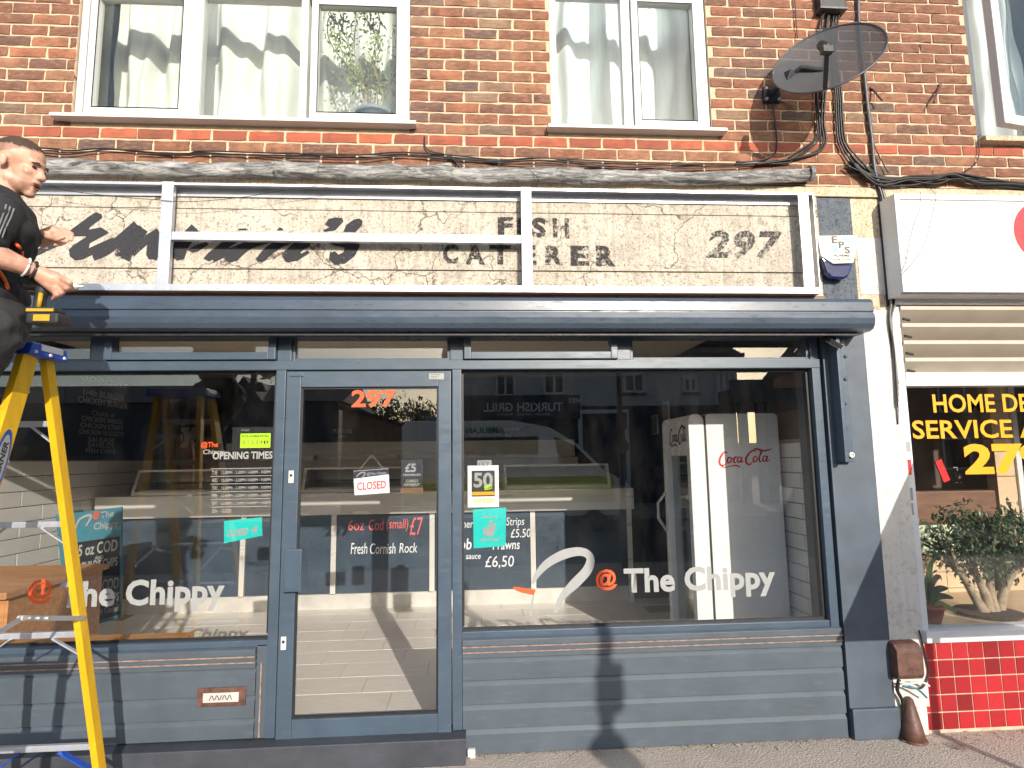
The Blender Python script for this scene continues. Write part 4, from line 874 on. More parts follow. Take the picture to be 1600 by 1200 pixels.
db = thing('cable_drop', 'black cables running down the gap left of the white sign', 'cables', at(1390, 420, -.02))
for k in range(8):
    cable(db, [(1365 + k * 1.5, 283), (1374 + k * 1.4 + rv.uniform(-2, 2), 310), (1381 + k * 1.3 + rv.uniform(-3, 3), 360), (1388 + k * 1.0 + rv.uniform(-3, 3), 420), (1392 + k + rv.uniform(-3, 3), 470), (1389 + k * .6, 500), (1396 + rv.uniform(-2, 2), 550), (1403, 600 + k * 9)], rv.uniform(.003, .006), rv.uniform(-.035, -.015), 'cable_black' if k % 3 else 'cable_grey')
for pts, lab in (([(1438, 300), (1437, 325), (1428, 350), (1420, 380), (1415, 410), (1408, 425)], 'thin loose wire dangling nearest the left edge of the white sign'), ([(1448, 290), (1462, 306), (1456, 335), (1450, 365), (1440, 390), (1425, 412), (1408, 430)], 'thin loose wire looping across the white sign')):
    P_ = [at(x, y, -.17) for x, y in pts]; MB().tube(catmull(P_, 6), .0017, 5).build('loose_wire', 'cable_black', None, label=lab, cat='wire', group='loose wires on the sign')
for pts, lab in (([(75, 290), (100, 297), (160, 305), (240, 312), (300, 315), (380, 308), (440, 298), (520, 288), (560, 286)], 'thin wire sagging across the left of the sign frame'), ([(825, 262), (838, 276), (845, 288)], 'short thin wire hanging over the felt pipe')):
    P_ = [at(x, y, -.105) for x, y in pts]; MB().tube(catmull(P_, 6), .0018, 5).build('loose_wire', 'cable_black', None, label=lab, cat='wire', group='loose wires on the fascia')

# ------------------------------------------------------------------ the neighbouring shop on the right
ns = thing('sign_box', 'white illuminated sign box of the neighbouring shop with red letter', 'sign', at(1500, 455, -.1))
x0 = at(1396, 310, -.15).x; za, zb_ = at(1500, 457, -.15).z, at(1500, 305, -.15).z
B('case', 'pale_paint', ns, x0 + .004, 5.4, -.13, .0, za - .01, zb_ + .005, .003); B('face', 'lightbox_white', ns, x0 + .045, 5.36, -.150, -.1305, za + .035, zb_ - .03, .002)
frame_rect('trim', 'pale_paint', ns, x0, 5.4, za, zb_, .034, -.160, -.1302, .004)
cx = at(1628, 362, -.152); rr = .19
MB().add([(cx.x + r_ * math.cos(t) * .95, -.1525, cx.z + r_ * math.sin(t)) for t in [math.radians(35 + 290 * k / 40) for k in range(41)] for r_ in (rr, .085)], [(2 * k, 2 * k + 1, 2 * k + 3, 2 * k + 2) for k in range(40)]).build('letter', 'red_plastic', ns)
B('gap_board', 'dark_metal', ns, 2.641, x0, -.02, .1, za - .05, 3.16)
nf = thing('neighbour_shop_front', 'white framed front of the neighbouring shop with louvre and red tiled base', 'shopfront', (3.6, .03, 0))
xl = at(1410, 700, .02).x
zl0, zl1 = at(1500, 588, .0).z, at(1500, 478, .0).z
FBn = lambda n, mt, a, b, c_, d, e, f, bv=.004: B(n, mt, nf, a, b, c_, d, e, f, bv)
FBn('head', 'pale_paint', 2.606, 5.4, -.03, .12, zl1, 2.62); FBn('transom_beam', 'white_upvc', 2.645, 5.4, -.012, .10, at(1500, 603, 0).z, at(1500, 582, 0).z)
FBn('side_frame', 'pale_paint', 2.606, 2.644, -.008, .10, .56, zl1 - .0005)
zlv0, zlv1 = at(1500, 582, 0).z, zl1
for k in range(4):
    z = zlv0 - .005 + (zlv1 - zlv0) * k / 3.9
    MB().prism([(-.022, z + .072), (-.022, z + .094), (-.016, z + .096), (.075, z + .006), (.070, z)], 2.645, 5.3, 'x').build('louvre', 'louvre', nf)
    MB().bar((2.67, .0, z + .02), (2.72, .01, z + .012), .012, .012).build('clip', 'dark_metal', nf)
FBn('louvre_back', 'brown_wall', 2.645, 5.3, .16, .18, zlv0, zlv1, 0)
FBn('pane', 'shop_glass', 2.645, 5.2, .030, .036, .56, at(1500, 603, 0).z + .002, 0)
FBn('sill', 'pale_paint', 2.60, 5.4, -.045, .10, at(1520, 1003, -.045).z, at(1520, 985, -.045).z, .006)
zs_ = at(1520, 1003, -.045).z
for s, r in (('HOME DE', (1459, 615, 1606, 645)), ('SERVICE A', (1427, 655, 1622, 686))): text('lettering', s, r, .0285, 'vinyl_yellow', nf, bold=.018)
text('lettering', '279', (1509, 692, 1635, 743), .0285, 'vinyl_yellow', nf, bold=.045)
tl = B('tile_bed', 'grout_grey', nf, 2.588, 5.4, .004, .1, 0.0, zs_ - .001); MATS['grout_pink'] = MATS['grout_grey']
pbr('grout_cream', (0.55, 0.38, 0.28), .9, 0, .2, 20); tl.data.materials[0] = MATS['grout_cream']
tp = .0955; tmesh = MB().box(-.0445, .0445, -.004, .004, -.0445, .0445).mesh('tile', Vector((0, 0, 0)), .0025); tmesh.materials.append(MATS['red_tile'])
rt = random.Random(8)
for i in range(5):
    for k in range(14):
        z = zs_ - .012 - tp * (i + .5)
        if i == 0: z += 0
        o = bpy.data.objects.new('tile', tmesh); COL.objects.link(o); o.parent = tl; o.location = Vector((2.590 + .048 + tp * k, .0035, z)) - WO[tl.name]; o.rotation_euler = (rt.uniform(-.01, .01), 0, rt.uniform(-.012, .012))
# inside the neighbour's window
nin = MB(); nin.box(2.64, 6.0, 2.4, 2.45, 0, 2.75); nin.box(2.60, 2.64, .30, 2.4, 0, 2.75); nin.box(6.0, 6.05, .1, 2.4, 0, 2.75); nin.box(2.6, 6.05, .1, 2.45, 2.75, 2.8); nin.box(5.4, 6.0, .0, .1, 0, 2.8)
nin.build('neighbour_room', 'brown_wall', None, kind='structure')
B('window_board', 'sand_tile', None, 2.65, 5.3, .06, 1.0, .45, .545, .003, label='sandy tiled display ledge inside the neighbouring window', cat='ledge')
lw_ = thing('low_wall', 'mint green panel over sandy tiles inside the neighbouring window', 'wall', (3.3, 1.0, .5))
z0_, z1_, z2_ = at(1500, 860, 1.0).z, at(1500, 815, 1.0).z, at(1500, 766, 1.0).z
B('panel', 'mint', lw_, 2.66, at(1600, 800, 1.0).x - .55, 1.0, 1.05, z0_ - .03, z1_, .002); B('shelf', 'wood_dark', lw_, 2.66, at(1552, 770, .95).x, .93, 1.06, z1_ + .002, z2_ , .01)
for k in range(4):
    for j in range(4): B('tile', 'sand_tile', lw_, 2.66 + .31 * k, 2.66 + .31 * k + .304, 1.002 + .002 * (k % 2), 1.05, z0_ - .034 - .12 * (j + 1), z0_ - .034 - .12 * j - .005, .002)
pc = thing('tiled_column', 'sandy tiled column beside the dark doorway of the neighbouring shop', 'column', (3.75, 1.1, .5))
cx0, cx1 = at(1553, 700, 1.1).x, at(1582, 700, 1.1).x
for j in range(7): B('tile', 'sand_tile', pc, cx0, cx1, 1.1, 1.2, .5 + .3 * j, .5 + .3 * j + .295, .003)
B('door_frame', 'pale_paint', None, cx1 + .005, cx1 + .05, 1.08, 1.2, .5, 2.2, .004, label='pale upright door frame behind the big yellow numbers', cat='frame')
bk = thing('red_booklet', 'red booklet leaning on the shelf behind the yellow numbers', 'booklet', at(1480, 752, .98))
MB().box(-.028, .028, 0, .012, 0, .17, Euler((0, -.33, 0)), Vector((0, 0, 0))).build('cover', 'red_plastic', bk)
for o in bk.children: o.data.transform(Matrix.Translation(-Vector((0, 0, 0)) + Vector(WO[bk.name]) * 1.0)); 
bo = thing('soap_bottle', 'small glass pump bottle on the dark shelf', 'bottle', at(1498, 756, .98)); p = Vector(WO[bo.name])
MB().lathe([(.022, 0), (.024, .01), (.024, .07), (.010, .085), (.009, .10)], p, n=14).build('body', 'cabinet_glass', bo, 0, True); MB().tube([p + Vector((0, 0, .10)), p + Vector((0, 0, .125)), p + Vector((-.03, 0, .125))], .004, 6).build('pump', 'dull_steel', bo)
jd = thing('jade_tree', 'old potted jade tree with pale thick trunks in the neighbouring window', 'plant', at(1545, 965, .35)); rg = random.Random(31)
jp = Vector(WO[jd.name]); jp.z = .548
st = MB(); tips = []
for k, (dx, lean) in enumerate(((-.05, -.16), (.03, .0), (.09, .12), (.0, -.05))):
    P_ = [jp + Vector((dx, rg.uniform(-.03, .03), .01)), jp + Vector((dx + lean * .3, 0, .15)), jp + Vector((dx + lean, rg.uniform(-.05, .05), .31))]
    st.tube(catmull(P_, 5), [.034 - .0016 * i for i in range(11)], 10)
    for j in range(6):
        e = P_[2] + Vector((rg.uniform(-.17, .17), rg.uniform(-.12, .12), rg.uniform(.04, .36))); st.tube([P_[2] - Vector((0, 0, .04)), (P_[2] + e) / 2 + Vector((0, 0, .03)), e], [.014, .009, .005], 6); tips += [e, (P_[2] * .35 + e * .65)]
st.build('trunk', 'bark', jd, 0, True); lm = MB()
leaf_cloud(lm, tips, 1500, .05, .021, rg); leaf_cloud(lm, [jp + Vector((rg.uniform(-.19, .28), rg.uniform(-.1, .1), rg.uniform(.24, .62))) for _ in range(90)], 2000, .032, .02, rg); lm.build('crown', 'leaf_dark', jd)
MB().lathe([(.17, 0), (.185, .012), (.19, .022), (.16, .024), (.02, .028)], jp, n=24).build('saucer', 'soil', jd)
yp = thing('leafy_plant', 'broad leaved plant with long drooping leaves left of the jade tree', 'plant', at(1452, 960, .22)); q = Vector(WO[yp.name]); q.z = .55
MB().lathe([(.06, 0), (.085, .09), (.09, .09), (.09, .10), (.07, .10)], q, n=18).build('pot', 'terracotta', yp, 0, True)
def blade(m_, P_, w):
    Q = catmull(P_, 6); n = len(Q); vs = []
    for i, p in enumerate(Q):
        d = (Q[min(i + 1, n - 1)] - Q[max(i - 1, 0)]).normalized(); s_ = d.cross(Vector((.2, -.9, .35))).normalized() * w * math.sin(math.pi * (.06 + .92 * i / (n - 1))) ** .7
        vs += [p - s_, p + Vector((0, .006, -.006)), p + s_]
    m_.add(vs, [(3 * i + a_, 3 * i + a_ + 1, 3 * i + a_ + 4, 3 * i + a_ + 3) for i in range(n - 1) for a_ in (0, 1)])
for ex, ez, w in ((.14, -.02, .022), (.10, .12, .022), (.02, .30, .026), (.06, .2, .022), (-.03, .22, .02), (.13, .06, .02)):
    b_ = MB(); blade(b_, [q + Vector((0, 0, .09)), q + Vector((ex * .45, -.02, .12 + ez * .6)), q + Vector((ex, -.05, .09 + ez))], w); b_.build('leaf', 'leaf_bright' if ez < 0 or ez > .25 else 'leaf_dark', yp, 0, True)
# brown meter hood and cast iron corner guard at the foot of the pier
hd = thing('meter_hood', 'rounded brown metal cable hood low on the white pier', 'hood', at(1415, 1065, -.05))
h = [at(x, y, -.07) for x, y in ((1393, 1004), (1432, 1004), (1438, 1064), (1398, 1062))]
m = MB(); m.prism([(-.012, h[3].z), (-.085, h[3].z + .005), (-.10, h[3].z + .03), (-.10, h[0].z - .04), (-.075, h[0].z - .008), (-.012, h[0].z)], h[0].x + .005, h[1].x + .012, 'x'); m.build('casing', 'rust_brown', hd, .012)
cable(hd, [(1405, 1062, -.06), (1402, 1078, -.05), (1410, 1095, -.04), (1412, 1120, -.03)], .010, name='cable'); cable(hd, [(1436, 985, -.025), (1447, 1030, -.02), (1450, 1055, -.02), (1440, 1075, -.03), (1420, 1072, -.05)], .005)
cable(hd, [(1405, 1066, -.07), (1420, 1068, -.09), (1440, 1066, -.08), (1452, 1072, -.07)], .006, mat='pale_paint', name='cord'); cable(hd, [(1410, 1072, -.07), (1432, 1076, -.09), (1448, 1090, -.06)], .006, mat='board_teal', name='cord')
g = thing('corner_guard', 'rusty cone shaped cast iron guard at the foot of the white pier', 'guard', at(1430, 1165, -.10)); gp = Vector((at(1434, 1166, -.10).x, -.07, 0)); tp_ = at(1420, 1092, -.03)
MB().tube([gp, gp.lerp(tp_, .35), gp.lerp(tp_, .75), tp_, tp_ + Vector((0, 0, .012))], [.066, .052, .034, .022, .008], 16).build('cone', 'rust_brown', g, 0, True)
MB().tube([gp + Vector((0, 0, -.005)), gp + Vector((0, 0, .012))], [.072, .068], 16).build('foot', 'rust_brown', g, 0, True)
wl = thing('pier_stickers', 'row of small torn stickers up the neighbouring window frame', 'stickers', at(1418, 800, -.01))
for y0_, y1_, mt in ((690, 706, 'vinyl_white'), (718, 735, 'brand_red'), (735, 742, 'vinyl_orange'), (762, 782, 'vinyl_white'), (786, 805, 'vinyl_white')):
    a, b = at(1414 + (y0_ - 690) * .05, y1_, -.0095), at(1422 + (y0_ - 690) * .05, y0_, -.0095); B('sticker', mt, wl, a.x, b.x, -.0095, -.0088, a.z, b.z)
# litter by the wall
rl = random.Random(17); lt = MB()
for k in range(300):
    x = rl.uniform(2.45, 5.0) if k < 210 else rl.uniform(-.05, 2.5); y = -abs(rl.gauss(.0, .10 if x > 2.5 else .03)) - (.0 if x > 2.6 else .03); s = rl.uniform(.004, .016)
    R = Euler((rl.uniform(-.5, .5), rl.uniform(-.5, .5), rl.uniform(0, 6.3))).to_matrix(); c = Vector((x, y, s * .3 + .002))
    lt.add([c + R @ Vector(v) for v in ((-s, 0, 0), (0, -s * .4, .002), (s, 0, .001), (0, s * .4, .003))], [(0, 1, 2, 3)])
lt.build('leaf_litter', 'bark', None, kind='stuff', label='dry leaves and grit along the foot of the wall', cat='litter')
p = at(1497, 1153, -.15); p.y = -.2
q = MB().lathe([(.045, .004), (.047, .008), (.040, .010), (.038, .005), (.001, .005)], Vector((p.x - .02, -.17, 0)), (.05, .02, 1), 24); q.build('plastic_lid', 'cabinet_glass', None, 0, True, label='clear plastic cup lid lying on the pavement below the red tiles', cat='lid')
# ------------------------------------------------------------------ inside the chip shop
ZF = .10; XL, XW, YB = -3.78, 2.27, 4.7
B('shop_floor', 'grout_grey', None, XL - .1, XW + .1, .076, YB + .1, -.05, ZF - .006, kind='structure'); flo = bpy.data.objects['shop_floor']
B('shop_ceiling', 'ceiling_cream', None, XL - .1, XW + .1, .10, YB + .1, 2.70, 2.78, kind='structure')
B('wall_back', 'wall_navy', None, XL - .1, XW + .1, YB, YB + .1, ZF, 2.70, kind='structure')
wlft = B('wall_left', 'wall_navy', None, XL - .1, XL, .10, YB, ZF, 2.70, kind='structure'); wrt = B('wall_right', 'wall_navy', None, XW, XW + .1, .10, YB, ZF, 2.70, kind='structure')
B('shop_flank_wall', 'wall_navy', None, -4.7, -3.88, .0, .12, 0, 2.47, kind='structure')
TL, TW = .605, .298; tms = MB().box(-TL / 2 + .002, TL / 2 - .002, -TW / 2 + .002, TW / 2 - .002, -.006, 0).mesh('tile', Vector((0, 0, 0)), .0015); tms.materials.append(MATS['floor_tile'])
for j in range(10):
    y = .08 + TW * (j + .5)
    if y > 3.0: break
    for k in range(12):
        x = -4.25 + TL * k - (j * .2017) % TL + .6
        if x - TL / 2 < XL or x + TL / 2 > XW: continue
        o = bpy.data.objects.new('tile', tms); COL.objects.link(o); o.parent = flo; o.location = Vector((x, y, ZF + .0005 * ((k + j) % 3))) - WO[flo.name]
def tiled(wall, X, sgn, h, L, y0, y1, z0, z1, bed):
    B('tile_bed', 'grout_grey', wall, min(X, X + sgn * .006), max(X, X + sgn * .006), y0, y1, z0, z1)
    ms = MB().prism([(-L / 2 + .003, -h / 2 + .003), (L / 2 - .003, -h / 2 + .003), (L / 2 - .003, h / 2 - .003), (-L / 2 + .003, h / 2 - .003)], 0, sgn * .012, 'x').mesh('tile', Vector((0, 0, 0)), .007); ms.materials.append(MATS['tile_white'])
    nr_ = int((z1 - z0) / h); nc = int((y1 - y0) / L)
    for i in range(nr_):
        for k in range(nc):
            y = y0 + L * (k + .5) + (L / 2 if i % 2 else 0)
            if y + L / 2 > y1 + .01: continue
            o = bpy.data.objects.new('tile', ms); COL.objects.link(o); o.parent = wall; o.location = Vector((X + sgn * .004, y, z0 + h * (i + .5))) - WO[wall.name]
tiled(wlft, XL, 1, .127, .52, .6, 4.2, ZF, 1.63, None); tiled(wrt, XW, -1, .105, .21, .15, 2.6, ZF, 1.70, None)
# counter
YC = 2.92; zk, zp, zc1 = ZF + .155, 1.045, 1.265
ct = thing('serving_counter', 'long steel serving counter with navy panels and chalk prices', 'counter', (-1, YC, ZF)); CX0, CX1 = -3.74, at(988, 850, YC).x
B('kick_board', 'dull_steel', ct, CX0, CX1, YC + .05, YC + .09, ZF, zk, .003); B('body', 'panel_navy', ct, CX0, CX1, YC + .04, YC + .75, zk + .001, zp)
B('top_band', 'steel', ct, CX0, CX1 + .02, YC - .06, YC + .80, zp + .001, zc1, .012)
B('end_post', 'steel', ct, CX1 - .05, CX1, YC - .01, YC + .039, ZF, zp, .003)
px_ = [190, 378, 520, 674, 832, 985]
for a, b in zip(px_[:-1], px_[1:]): B('panel', 'panel_navy', ct, at(a + 6, 850, YC).x, at(b - 3, 850, YC).x, YC + .012, YC + .0395, zk + .006, zp - .004, .003)
for a in px_[1:-1]: B('trim_strip', 'steel', ct, at(a - 3, 850, YC).x, at(a + 5, 850, YC).x, YC, YC + .0395, zk + .002, zp - .001, .002)
YT = YC + .0112
for s, r, mt, bo_ in (('6oz', (544, 812, 570, 829), 'chalk_red', .0), ('Cod', (576, 811, 600, 829), 'chalk_red', 0), ('(small)', (604, 810, 638, 831), 'chalk_red', 0), ('£7', (640, 808, 661, 836), 'chalk_red', 0), ('Fresh', (548, 848, 574, 866), 'chalk_white', 0), ('Cornish', (578, 848, 618, 866), 'chalk_white', 0), ('Rock', (624, 848, 652, 864), 'chalk_white', 0),
                      ('thern', (718, 812, 745, 825), 'chalk_white', 0), ('Strips', (791, 808, 819, 825), 'chalk_white', 0), ('£5.50', (798, 826, 829, 840), 'chalk_white', 0), ('ob', (718, 841, 737, 859), 'chalk_white', .012), ('Prawns', (770, 843, 812, 859), 'chalk_white', .008), ('illi sauce', (716, 864, 751, 874), 'chalk_white', .008), ('£6,50', (758, 868, 803, 889), 'chalk_white', 0)):
    text('chalk_writing', s, r, YT, mt, ct, bold=bo_, shear=.12)
# heated cabinets on the counter
def cabinet(x0, x1, label, h=.235):
    c_ = thing('heated_cabinet', label, 'cabinet', ((x0 + x1) / 2, YC + .2, zc1), 'heated glass cabinets on the counter'); z = zc1 + .001
    y0, y1 = YC + .02, YC + .50
    B('base', 'steel', c_, x0, x1, y0, y1, z, z + .035, .004); B('top', 'steel', c_, x0, x1, y0 + .10, y1, z + h, z + h + .022, .004)
    B('back', 'dull_steel', c_, x0, x1, y1 - .02, y1 - .001, z + .0355, z + h - .0005)
    for x in (x0, x1 - .03): MB().prism([(y0, z + .036), (y0 + .10, z + h - .001), (y1 - .022, z + h - .001), (y1 - .022, z + .036)], x, x + .03, 'x').build('end_cheek', 'steel', c_, .003)
    MB().add([(x0 + .03, y0 + .002, z + .037), (x1 - .03, y0 + .002, z + .037), (x1 - .03, y0 + .10, z + h - .002), (x0 + .03, y0 + .10, z + h - .002)], [(0, 1, 2, 3)]).build('front_pane', 'cabinet_glass', c_)
    B('shelf', 'dark_metal', c_, x0 + .031, x1 - .031, y0 + .12, y1 - .022, z + .11, z + .12); B('tray', 'pale_paint', c_, x0 + .04, x1 - .04, y0 + .05, y1 - .04, z + .0365, z + .05, .004)
cabinet(at(205, 740, YC).x, at(430, 740, YC).x, 'steel heated cabinet at the left end of the counter'); cabinet(at(470, 740, YC).x, at(648, 740, YC).x, 'steel heated cabinet on the counter behind the door'); cabinet(at(788, 740, YC).x, at(955, 740, YC).x, 'steel heated cabinet on the counter behind the right window')
# frying range behind
rg_ = thing('frying_range', 'brown and steel frying range behind the counter', 'range', (-.6, 4.2, ZF))
B('body', 'dull_steel', rg_, -3.0, 1.3, 3.95, 4.65, ZF, 1.60, .01); B('canopy', 'steel', rg_, -3.0, 1.3, 4.15, 4.65, 1.601, 1.82, .01); B('rail', 'steel', rg_, -3.0, 1.3, 3.90, 3.949, 1.30, 1.36, .01)
for k in range(4): B('lid', 'steel', rg_, -2.7 + k * 1.0, -1.9 + k * 1.0, 3.97, 4.13, 1.601, 1.66, .01)
# boards on the walls
mb_ = thing('menu_board', 'black menu board on the left wall with white specials lettering', 'board', (XL, 3.0, 1.65))
ya, yb_ = 2.35, 3.55; B('board', 'card_black', mb_, XL + .001, XL + .02, ya, yb_, 1.665, 2.52, .003)
def side_text(s, y0, y1, z0, z1, mat, parent, X, bold=0, shear=0, flip=1, name='lettering'):
    me = text_mesh(s, bold, shear); xs_ = [v.co.x for v in me.vertices]; ys_ = [v.co.y for v in me.vertices]; ax, bx, ay, by = min(xs_), max(xs_), min(ys_), max(ys_)
    for v in me.vertices:
        u = (v.co.x - ax) / (bx - ax); w = (v.co.y - ay) / (by - ay); v.co = Vector((X, y0 + (y1 - y0) * u, z0 + (z1 - z0) * w)) - WO[parent.name]
    me.materials.append(MATS[mat]); o = bpy.data.objects.new(name, me); COL.objects.link(o); o.parent = parent; WO[o.name] = WO[parent.name]; return o
X_ = XL + .0215
for s, w, z, hh, b_ in (('Specials', .80, 2.38, .10, .01), ('1/4lb BURGER', .70, 2.26, .065, .02), ('CHICKEN BURGER', .85, 2.18, .065, .02), ('Choice of', .4, 2.075, .05, .0), ('CHICKEN WINGS', .7, 2.01, .05, .01), ('CHICKEN STRIPS', .72, 1.945, .05, .01), ('CHICKEN NUGGETS', .75, 1.88, .05, .01), ('SAUSAGE', .45, 1.81, .05, .01), ('SAVELOY', .45, 1.755, .05, .01), ('FISH CAKE', .5, 1.70, .045, .01)):
    y = (ya + yb_) / 2; side_text(s, y - w / 2, y + w / 2, z, z + hh, 'vinyl_white', mb_, X_, b_, .25 if s in ('Specials', 'Choice of') else 0)
def wallboard(px, label, lines, Y=YB - .02, mat='card_black', name='menu_board', cat='board', bd=None):
    a, b = at(px[0], px[3], Y), at(px[2], px[1], Y); o = thing(name, label, cat, ((a.x + b.x) / 2, Y, a.z)); B('board', mat, o, a.x, b.x, Y, Y + .015, a.z, b.z, .003)
    if bd: frame_rect('border', bd, o, a.x - .01, b.x + .01, a.z - .01, b.z + .01, .015, Y - .004, Y - .0005, .001)
    for s, r, mt in lines: text('lettering', s, r, Y - .005, mt, o)
    return o
wallboard((518, 612, 655, 700), 'dark board with chalk writing on the back wall behind the door', [('FREE GLASS', (520, 670, 550, 677), 'chalk_white'), ('JARS', (529, 680, 541, 685), 'chalk_white'), ('PLEASE ASK', (520, 690, 549, 697), 'chalk_white')])
wallboard((262, 668, 295, 700), 'pale poster with a 50 on the back wall left', [('50', (270, 675, 288, 693), 'card_black')], mat='cream_plastic', name='award_poster', cat='poster')
wallboard((735, 600, 815, 700), 'dark price board on the back wall behind the right window', [(s, (789, 668 + 9 * i, 812 - 3 * (i % 2), 674 + 9 * i), 'chalk_white') for i, s in enumerate(('If you do want', 'Please ask', 'Payment only', '& PRAWN'))])
Yr = 3.0
for r, lab in (((1021, 620, 1036, 651), 'upper framed certificate on the right wall'), ((1023, 655, 1039, 683), 'lower framed certificate on the right wall')):
    pass
for i, (y0, z0, lab) in enumerate(((3.3, 1.98, 'upper of three framed certificates on the right wall'), (3.3, 1.72, 'lower framed certificate beneath the other on the right wall'), (3.75, 1.86, 'framed certificate farthest back on the right wall'))):
    o = thing('framed_certificate', lab, 'frame', (XW, y0, z0), 'certificates on the right wall'); B('frame', 'pale_paint', o, XW - .02, XW - .001, y0, y0 + .22, z0, z0 + .24, .003); B('sheet', 'vinyl_white', o, XW - .024, XW - .0205, y0 + .015, y0 + .205, z0 + .015, z0 + .225)
ck = thing('wall_clock', 'dark rimmed oval wall clock high on the right wall', 'clock', (XW, 2.95, 2.0))
MB().lathe([(.17, 0), (.18, .02), (.15, .035)], (XW - .001, 2.95, 2.1), (-1, 0, 0), 28).build('rim', 'dark_metal', ck, 0, True); MB().lathe([(.148, .030), (.001, .031)], (XW - .004, 2.95, 2.1), (-1, 0, 0), 28).build('face', 'pale_paint', ck)
MB().bar((XW - .04, 2.95, 2.1), (XW - .04, 2.88, 2.04), .006, .012).build('hand', 'dark_metal', ck); MB().bar((XW - .04, 2.95, 2.1), (XW - .04, 3.02, 2.02), .006, .01).build('hand', 'dark_metal', ck)
# drinks fridge
fy, fx0, fx1, fz = .78, at(1108, 760, .78).x, at(1222, 760, .78).x, at(1150, 646, .78).z
fx1 = min(fx1, XW - .02); fx1 = max(fx1, fx0 + .4)
fg = thing('drinks_fridge', 'tall white drinks fridge with red script logo beside the right wall', 'fridge', ((fx0 + fx1) / 2, fy + .3, ZF)); fw = .62
def rounded(x0, x1, z0, z1, r, y0, y1):
    pr = [(x0, z0), (x1, z0)] + [(x1 - r + r * math.cos(t), z1 - r + r * math.sin(t)) for t in [math.pi / 2 * k / 6 for k in range(7)]] + [(x0 + r - r * math.sin(t), z1 - r + r * math.cos(t)) for t in [math.pi / 2 * k / 6 for k in range(7)]]
    return MB().prism(pr, y0, y1, 'y')
rounded(fx0, fx1, ZF, fz, .035, fy, fy + fw).build('cabinet', 'fridge_white', fg, .006)
B('gasket', 'rubber', fg, fx0 - .014, fx0 - .0005, fy + .01, fy + fw - .01, ZF + .05, fz - .01)
dw = .115; rounded(fx0 - .015 - dw, fx0 - .015, ZF + .04, fz, .05, fy, fy + .07).build('door_stile', 'fridge_white', fg, .012)
rounded(fx0 - .015 - dw, fx0 - .015, ZF + .04, fz, .05, fy + fw - .07, fy + fw).build('door_stile', 'fridge_white', fg, .012)
B('door_header', 'fridge_white', fg, fx0 - .10, fx0 - .016, fy + .071, fy + fw - .071, fz - .30, fz - .005, .01); B('door_foot', 'fridge_white', fg, fx0 - .10, fx0 - .016, fy + .071, fy + fw - .071, ZF + .04, ZF + .2, .005)
B('door_pane', 'cabinet_glass', fg, fx0 - .08, fx0 - .07, fy + .071, fy + fw - .071, ZF + .2, fz - .3); B('shelf_well', 'dark_metal', fg, fx0 - .012, fx0 - .002, fy + .07, fy + fw - .07, ZF + .2, fz - .3)
hd_ = MB().tube([Vector((fx0 - .14, fy + fw - .05, 1.30)), Vector((fx0 - .20, fy + fw - .04, 1.22)), Vector((fx0 - .20, fy + fw - .04, 1.10)), Vector((fx0 - .14, fy + fw - .05, 1.0))], .012, 8); hd_.build('handle', 'steel', fg, 0, True)
B('panel_seam', 'dull_steel', fg, fx0 + .004, fx1 - .004, fy - .001, fy - .0002, at(1150, 681, fy).z - .0012, at(1150, 681, fy).z + .0012)
def script_logo(parent, mp, Y):
    """red flowing script drawn as strokes; mp maps unit coordinates to photo pixels"""
    m_ = MB()
    st_ = [([(.17, .20), (.12, .14), (.07, .24), (.02, .52), (.02, .78), (.08, .88), (.15, .74)], [.012, .03, .035, .04, .04, .03, .012]),
           ([(.23, .46), (.19, .44), (.16, .60), (.18, .74), (.23, .64), (.245, .50), (.235, .45), (.26, .50), (.29, .47)], [.02, .026, .03, .026, .026, .022, .015, .012, .01]),
           ([(.345, .48), (.32, .42), (.285, .58), (.295, .74), (.34, .68)], [.02, .026, .032, .026, .012]), ([(.42, .46), (.38, .44), (.355, .60), (.375, .74), (.41, .62), (.435, .46), (.42, .68), (.44, .74), (.47, .64)], [.018, .026, .03, .024, .02, .026, .03, .02, .01]),
           ([(.49, .52), (.515, .50)], [.03, .03]), ([(.70, .22), (.66, .10), (.59, .20), (.52, .50), (.52, .76), (.58, .88), (.64, .74)], [.012, .03, .035, .04, .04, .03, .012]),
           ([(.66, .14), (.68, .02), (.76, .06), (.86, .14), (.97, .08), (1.0, .02)], [.015, .03, .04, .035, .025, .008]), ([(.72, .46), (.68, .44), (.65, .60), (.67, .74), (.72, .64), (.735, .48)], [.02, .026, .03, .026, .026, .015]),
           ([(.74, .60), (.80, .30), (.815, .12), (.79, .20), (.765, .62), (.785, .74), (.82, .64)], [.01, .016, .02, .024, .03, .024, .01]), ([(.90, .46), (.86, .44), (.83, .60), (.85, .74), (.89, .62), (.92, .44), (.90, .66), (.92, .74), (.97, .60)], [.018, .026, .03, .024, .02, .026, .03, .02, .008]),
           ([(.03, .86), (.10, .98), (.22, .93), (.33, .90), (.40, 1.0), (.37, .90)], [.02, .02, .016, .03, .02, .006])]
    W_ = abs(mp(1, 0)[0] - mp(0, 0)[0])
    for i, (p, w) in enumerate(st_): m_.ribbon([mp(*q) for q in p], [x * W_ for x in w], Y - .00005 * i, .0003, 5)
    return m_
script_logo(fg, lambda u, v: (1123 + 83 * u, 703 + 28 * v - 3 * u), fy - .0012).build('logo', 'brand_red', fg)
ml = MB()   # the same script on the fridge's front header
src = script_logo(fg, lambda u, v: (1123 + 83 * u, 703 + 28 * v), fy); x_0 = at(1123, 715, fy).x; x_1 = at(1206, 715, fy).x; zz0 = at(1160, 717, fy).z
